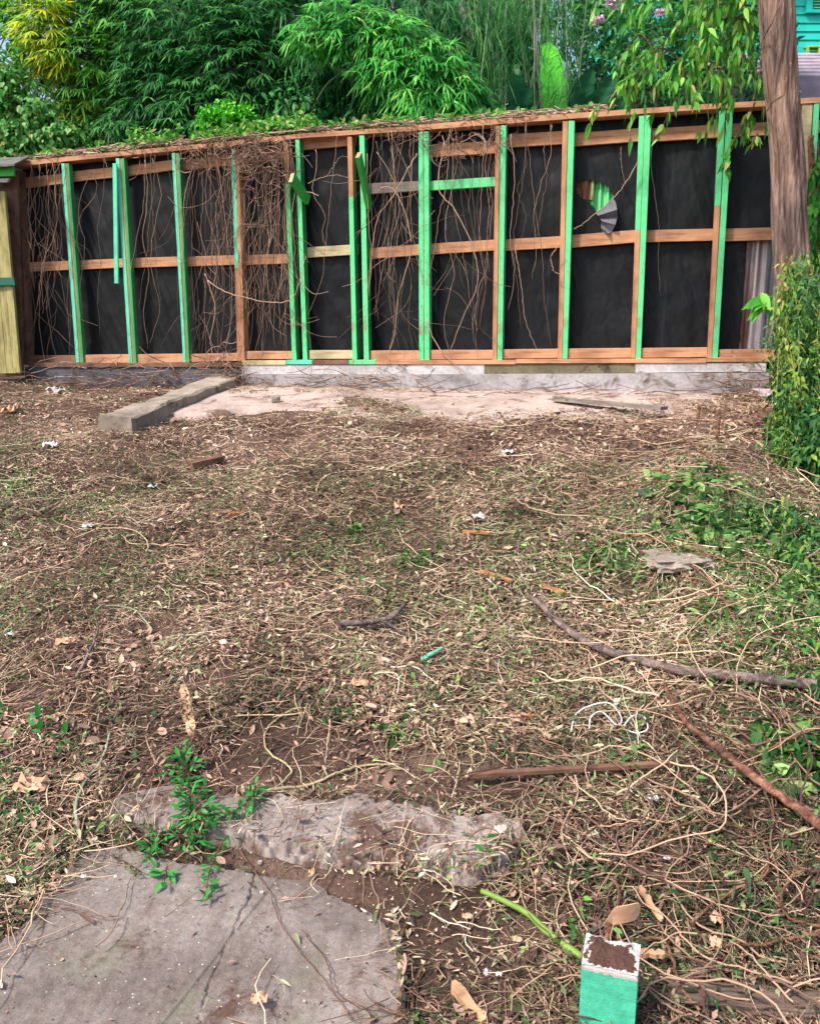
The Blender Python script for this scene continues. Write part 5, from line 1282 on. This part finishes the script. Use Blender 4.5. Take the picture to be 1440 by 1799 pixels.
plank((795, 1745), (850, 1815), .024, .016, M_split, 'split pale wood stake at the bottom edge left of the painted post', 'wood_piece', .02, cat='wood piece')
plank((740, 1168), (776, 1148), .018, .006, M_aqua, 'teal painted splinter split from a board right of centre', 'splinter', .02, cat='splinter')
plank((505, 692), (560, 662), .0, .0, M_split, 'x') if False else None
plank((232, 745), (284, 732), .03, .012, M_split, 'split pale stick at the near end of the curb', 'wood_piece', .05, cat='wood piece')
plank((810, 1722), (870, 1728), .0, 0, M_split, 'x') if False else None
plank((1120, 1590), (1160, 1650), .014, .01, M_split, 'split dry stick slanting right of the dry husk', 'wood_piece', .05, cat='wood piece')
plank((1120, 1708), (1165, 1712), .02, .012, M_split, 'split yellowish wood end against the right side of the painted post', 'wood_piece', .05, cat='wood piece')
plank((300, 1385), (200, 1405), .004, .004, M_redb, 'thin reddish stick above the ledge', 'stick', .015, cat='stick')
plank((285, 1325), (375, 1345), .007, .006, M_redb, 'orange brown stick above the large cut branch', 'stick', .02, cat='stick')
# bark fragments of orange colour
M_or = simple('orange_rotten_wood', [(.3, srgb(110, 70, 46)), (.55, srgb(166, 108, 64)), (.75, srgb(206, 154, 100))], 25, bs=.8)
for a, b, lab in [((948, 1036), (992, 1052), 'orange split fragment of rotten wood above the grey branch'), ((840, 1012), (900, 1030), 'split orange bark strip right of centre'), ((812, 942), (860, 945), 'split rusty bark sliver in the middle distance'),
                  ((1060, 1076), (1096, 1066), 'split yellow bark piece above the grey branch'), ((902, 1270), (938, 1270), 'split yellow leaf-like chip above the thin plank'), ((1180, 1142), (1210, 1136), 'split orange knot in the green cuttings'), ((395, 912), (430, 908), 'split orange bark sliver left of centre')]:
    plank(a, b, .022, .012, M_or, lab, 'bark_fragment', .02, cat='bark')
# stakes
for (a, b, t_, lab) in [(1258, 778, 720, 'thin upright brown stake in the litter near the right end of the wall'), (1224, 740, 712, 'short stump stake left of the thin upright stake')]:
    p = G(a, b); d = ray(a + 4, t_); q = EYE + d * (p[1] / d[1]); tag(tube_obj('stake', [p - [0, 0, .03], (p + q) / 2, q], .014, .011, M_twig, 10, 8, .002), lab, 'stake')
# broken concrete block pieces at right
M_wht = concrete_mat('broken_white_concrete', srgb(190, 178, 176), srgb(140, 120, 114), 0, 60, .6, SOIL, .62)
M_oldw = wood_mat('old_rough_timber', srgb(112, 96, 84), srgb(58, 46, 40), (.12, 1, 1), False)
def rock(px, py, sx, sy, sz, mat, name, lab, cat, seed, lift=.0, rot=.3):
    import bmesh
    c = G(px, py, surf); bm = bmesh.new(); bmesh.ops.create_cube(bm, size=1); bmesh.ops.subdivide_edges(bm, edges=bm.edges[:], cuts=5 if sx < .2 else 22, use_grid_fill=True)
    V = []; 
    for v in bm.verts:
        q = v.co.copy(); n = mnoise.noise(q * 2.3 + Vector((seed, 0, 0))) * .22 + mnoise.noise(q * 7 + Vector((seed, 3, 0))) * .07
        q = q * (1 + n) * (1 - .12 * (abs(q.x) + abs(q.y) + abs(q.z) - .9)); q = Vector((q.x * sx, q.y * sy, q.z * sz)); cr, sr = math.cos(rot), math.sin(rot)
        q = q * (1 + mnoise.noise(Vector((q.x * 30, q.y * 90, q.z * 90 + seed))) * .10)
        V.append((c[0] + q.x * cr - q.y * sr, c[1] + q.x * sr + q.y * cr, c[2] + q.z + sz * .35 + lift))
    f = [tuple(v.index for v in fc.verts) for fc in bm.faces]; bm.free(); o = link(name, V, f, mat); tag(o, lab, cat); return o
rock(1350, 700, .09, .3, .08, M_wht, 'concrete_block', 'white broken concrete block lying at the right end of the wall', 'block', 1, rot=.35)
rock(1356, 742, .14, .12, .10, M_woodd, 'brick', 'reddish brown broken block below the white concrete block', 'block', 2)
rock(1366, 780, .14, .12, .06, M_footd, 'stone', 'grey blue stone at the foot of the ivy', 'stone', 3)
rock(1190, 992, .26, .2, .05, M_curb, 'slab_fragment', 'flat brown slab fragment among the green cuttings on the right', 'slab', 4, .0, .1)
rock(485, 712, .07, .05, .045, M_curb, 'rubble', 'small dark lump of rubble on the pink slab', 'rubble', 6, .03)
rock(1320, 1775, .40, .07, .045, M_oldw, 'timber', 'old rough grey-brown timber lying at the bottom right', 'timber', 8, .0, -.12)
rock(1232, 1712, .035, .03, .025, M_curb, 'stone', 'small rounded grey stone right of the painted post', 'stone', 9)
rock(857, 1500 + 16, .012, .01, .008, M_wht, 'pebble', 'small pale pebble at the right end of the ledge', 'pebble', 10)
rock(457, 1517, .011, .009, .010, M_wht, 'pebble', 'pale pebble in the gap between ledge and slab', 'pebble', 11)
rock(460, 1570, .010, .009, .007, M_wht, 'pebble', 'pale pebble on the slab beside the thin runner', 'pebble', 12)
# scraps of white plastic and paper
M_plas = simple('white_plastic', [(.3, srgb(206, 206, 212)), (.7, srgb(232, 232, 236))], 8, rough=.45, bs=.2)
M_tan = simple('tan_dead_leaf', [(.3, srgb(178, 134, 106)), (.7, srgb(214, 174, 144))], 14, (1, 1, 1), .8, .5)
M_pinkp = simple('pink_plastic', [(.3, srgb(220, 80, 140)), (.7, srgb(236, 120, 170))], 8)
def scrap(px, py, s, mat, lab, seed, name='plastic_scrap', cat='scrap', asp=1., crumple=.35, lift=.012):
    r_ = np.random.default_rng(seed); c = G(px, py, surf); n = 7; V = []; 
    for i in range(n):
        for j in range(n):
            u, v = (i / (n - 1) - .5), (j / (n - 1) - .5); rr = 1 - .35 * (abs(u) > .45) * (abs(v) > .45)
            V.append([c[0] + s * u * asp * rr + r_.normal() * s * .018, c[1] + s * v * rr + r_.normal() * s * .018, c[2] + lift + abs(r_.normal()) * s * crumple * .4 + s * crumple * .4 * math.sin(u * 5 + seed) ** 2])
    f = [(i * n + j, i * n + j + 1, (i + 1) * n + j + 1, (i + 1) * n + j) for i in range(n - 1) for j in range(n - 1)]
    o = link(name, V, f, mat); so = o.modifiers.new('solid', 'SOLIDIFY'); so.thickness = .0012; tag(o, lab, cat)
for i, (a, b, s, m, lab) in enumerate([(270, 860, .06, M_plas, 'white plastic scrap right of the dark plank end, upper left of the yard'), (155, 930, .055, M_plas, 'white crumpled scrap on the left side of the yard'), (890, 800, .07, M_plas, 'pale bluish scrap in the litter right of centre near the wall'),
                       (100, 693, .15, M_plas, 'crumpled translucent bag in the litter at the left end of the wall'), (235, 738, .13, M_plas, 'white plastic sheet scrap at the near end of the curb'), (90, 788, .09, M_plas, 'flat white strip on the far left litter'),
                       (1145, 1410, .035, M_plas, 'white torn paper scrap below the thin plank'), (1170, 1515, .02, M_plas, 'white fluffy scrap in the lower right tangle'), (855, 1718, .018, M_plas, 'white chip left of a pair on the dark soil by the painted post'), (876, 1720, .015, M_plas, 'white chip right of a pair on the dark soil by the painted post'),
                       (830, 1072, .02, M_plas, 'white speck of plastic right of the forked stick'), (840, 915, .07, M_plas, 'pale crumpled scrap in the middle distance'), (640, 722, .05, M_pinkp, 'bright pink scrap at the edge of the litter by the pink slab'),
                       (148, 1547, .014, M_plas, 'white paint chip on the upper left of the slab'), (204, 1547, .008, M_plas, 'smaller white chip beside the paint chip on the slab'), (22, 1120, .05, M_plas, 'lavender plastic strip at the left edge')]):
    scrap(a, b, s, m, lab, 100 + i)
for i, (a, b, s, lab) in enumerate([(120, 1140, .07, 'large curled tan dead leaf on the left side of the yard'), (300, 1085, .0, ''), (632, 1212, .05, 'tan curled leaf near the pale bowed stem'), (700, 900, .09, 'pale dead leaf pair in the middle distance'), (1088, 1175, .04, 'pinkish dead leaf above the grey branch'),
                       (930, 1165, .035, 'pinkish round dead leaf left of the grey branch'), (145, 1378, .035, 'reddish leaf left of the ledge'), (1255, 1672, .045, 'yellow brown dead leaf in the lower right tangle'), (820, 1623, .02, 'tan dead leaf on dark soil below the ledge end'), (960, 1385 - 80, .04, 'tan dead leaf above the thin plank'),
                       (908, 1665, .018, 'tan leaf left of the painted post'), (548, 1548, .03, 'narrow tan chip on the right half of the slab'), (456, 1770, .03, 'tan leaf standing in the soil line on the slab'), (1255, 1630, .04, 'upright dry leaf right of the painted post'), (58, 1395, .08, 'pale split leaf sheath on the left side'), (20, 650 + 80, .18, 'pale dry palm sheath at the left edge near the shed')]):
    if s: scrap(a, b, s, M_tan, lab, 200 + i, 'dead_leaf', 'leaf', .6 if i % 2 else 1.3, .4, .02)
# white wire loops
def wire(c, pts, r, lab, lift=.03, name='wire', mat=None):
    P = [G(c[0] + a, c[1] + b, surf) + [0, 0, lift + h] for a, b, h in pts]; tag(tube_obj(name, P, r, r, mat or M_plas, 44, 6, 0), lab, 'wire')
wire((1060, 1280), [(-58, 20, 0), (-50, -2, .02), (-20, -14, .03), (10, -16, .03), (30, 0, .01), (22, 8, 0), (-5, -6, .02), (-24, 4, .02), (-26, 16, 0)], .0024, 'white wire bent into loops in the litter right of centre')
wire((1118, 1290), [(-24, 0, 0), (-10, -8, .02), (10, -8, .02), (18, 4, 0), (0, 12, 0), (-22, 6, 0)], .002, 'small thin white wire ring beside the larger white loops')
wire((968, 996), [(0, -4, 0), (-8, 0, .01), (0, 5, .01), (9, 0, .01), (2, -5, 0)], .003, 'small dark ring of tubing in the middle distance', mat=M_paper)
# dry curled husk by the post
def husk():
    c = G(1085, 1640, surf); cam_r = RT; V = []
    pts = [((1088, 1598), (1068, 1592)), ((1078, 1625), (1072, 1596))]
    a = [(1076, 1593, .10), (1092, 1591, .13), (1110, 1588, .135), (1127, 1582, .12)]; b = [(1074, 1625, .07), (1090, 1622, .10), (1108, 1618, .105), (1121, 1614, .09)]
    base = [(1062, 1622, .06), (1060, 1645, .03), (1076, 1650, .03), (1080, 1625, .06)]
    def at(px, py, h, Yc=c[1]): return atY(px, py, Yc - h * .4)
    V = [at(*p) for p in a] + [at(*p) for p in b] + [at(*p) for p in base]
    f = [(0, 1, 5, 4), (1, 2, 6, 5), (2, 3, 7, 6), (8, 9, 10, 11), (0, 4, 11, 8)]
    o = link('dry_husk', V, f, M_tan); m = o.modifiers.new('sub', 'SUBSURF'); m.levels = m.render_levels = 2; s = o.modifiers.new('solid', 'SOLIDIFY'); s.thickness = .002
    tag(o, 'tan dry leaf husk folded upright just behind the painted post', 'leaf')
husk()

# ================================================================== painted concrete post, bottom right
import bmesh
M_post = concrete_mat('sea_green_masonry_paint', srgb(76, 184, 150), srgb(54, 156, 124), .0, 220, .5, srgb(40, 110, 92), .72)
M_postw = concrete_mat('bare_post_concrete', srgb(190, 182, 180), srgb(150, 140, 138), 0, 50, .9, srgb(62, 44, 38), .56)
M_postd = concrete_mat('earth_stained_concrete', srgb(84, 60, 50), srgb(54, 38, 34), 0, 50, 1.0, srgb(150, 136, 130), .64)
post = empty('post', (0, 0, 0), 'broken sea green painted concrete post with an earth-stained white top at the bottom right', 'post')
PYF = 1.60                                             # distance of its front face
fl = atY(1022, 1702, PYF); fr = atY(1119, 1702, PYF); ztop = fl[2]; wdt = fr[0] - fl[0]
blk = atY(1030, 1632, 1.60)
dback = 0
for Yb in np.arange(1.6, 2.4, .005):                   # the top's depth follows from its far edge
    if atY(1068, 1640, Yb)[2] >= ztop + .015: dback = Yb - PYF; break
dback = max(.07, min(dback, .16))
post.location = ((fl[0] + fr[0]) / 2, PYF + dback / 2, 0); WLOC[post.name] = np.array(post.location)
nx, ny, nz = 20, 18, 40; z0 = -.12
def pside(x, y, z):
    j = mnoise.noise(Vector((x * 40, y * 40, z * 40))) * .0008 + mnoise.noise(Vector((x * 12, y * 12, z * 12))) * .001
    return j
V = []; f = []; mi = []
def sheet(fn, nu_, nv_, m):
    b = len(V)
    for j in range(nv_ + 1):
        for i in range(nu_ + 1): V.append(fn(i / nu_, j / nv_))
    for j in range(nv_):
        for i in range(nu_): f.append((b + j * (nu_ + 1) + i, b + j * (nu_ + 1) + i + 1, b + (j + 1) * (nu_ + 1) + i + 1, b + (j + 1) * (nu_ + 1) + i)); mi.append(m((i + .5) / nu_, (j + .5) / nv_))
xl, xr, yf, yb = fl[0], fr[0], PYF, PYF + dback
def topz(x, y):
    u = (x - xl) / wdt; v = (y - yf) / dback
    e = min(u, 1 - u, v, 1 - v) * 6
    return ztop + .012 * v + mnoise.noise(Vector((x * 60, y * 60, 0))) * .005 + mnoise.noise(Vector((x * 160, y * 160, 4))) * .002 + .012 * v - .009 * v * math.exp(-((u - .45) / .12) ** 2) - .004 * max(0, 1 - e) 
def inset(x, y, z):
    k = max(0, 1 - (ztop - z) / .012); r = .004 * k
    return r
def fr_(u, v):
    x = xl + wdt * u; z = z0 + (topz(x, yf) - z0) * v; r = inset(x, yf, z)
    return (x + (.5 - u) * 2 * r * (abs(u - .5) > .4), yf + pside(x, yf, z) + r, z)
wb = .018
sheet(fr_, 90, 260, lambda u, v: 1 if v > .955 + .022 * mnoise.noise(Vector((u * 9, 3, 0))) + .012 * mnoise.noise(Vector((u * 30, v * 60, 0))) else 0)
sheet(lambda u, v: (xr + pside(xr, u * .1, v) - inset(0, 0, z0 + (ztop - z0) * v), yf + dback * u, z0 + (topz(xr, yf + dback * u) - z0) * v), 30, 100, lambda u, v: 1 if v > .80 + .1 * mnoise.noise(Vector((u * 4, v * 4, 7))) else 0)
sheet(lambda u, v: (xl + pside(xl, u * .1, v) + inset(0, 0, z0 + (ztop - z0) * v), yf + dback * (1 - u), z0 + (topz(xl, yf + dback * (1 - u)) - z0) * v), 30, 100, lambda u, v: 1 if v > .9 else 0)
sheet(lambda u, v: (xr - wdt * u, yb + pside(u, yb, v), z0 + (topz(xr - wdt * u, yb) - z0) * v), 20, 20, lambda u, v: 0)
def tm(u, v):
    e = min(u, 1 - u, v, 1 - v) + .10 * mnoise.noise(Vector((u * 5, v * 5, 2))) + .08 * mnoise.noise(Vector((u * 12, v * 12, 5))) + .05 * mnoise.noise(Vector((u * 34, v * 34, 8)))
    if v > .62 and u > .52: e -= .12
    return 2 if e > .065 else 1
sheet(lambda u, v: (xl + wdt * u, yf + dback * v, topz(xl + wdt * u, yf + dback * v)), 150, 150, tm)
post.rotation_euler = (0, 0, -.33)
post.location.x += .011
# painted part and broken head are two parts of the post
V = np.array(V); mi = np.array(mi); f = np.array(f)
for nm, sel, ms in (('painted_shaft', mi == 0, [M_post]), ('broken_top', mi > 0, [M_postw, M_postd])):
    fsel = f[sel]; used, inv = np.unique(fsel, return_inverse=True)
    link(nm, V[used], inv.reshape(fsel.shape), ms, post, np.maximum(mi[sel] - 1, 0), smooth=True)
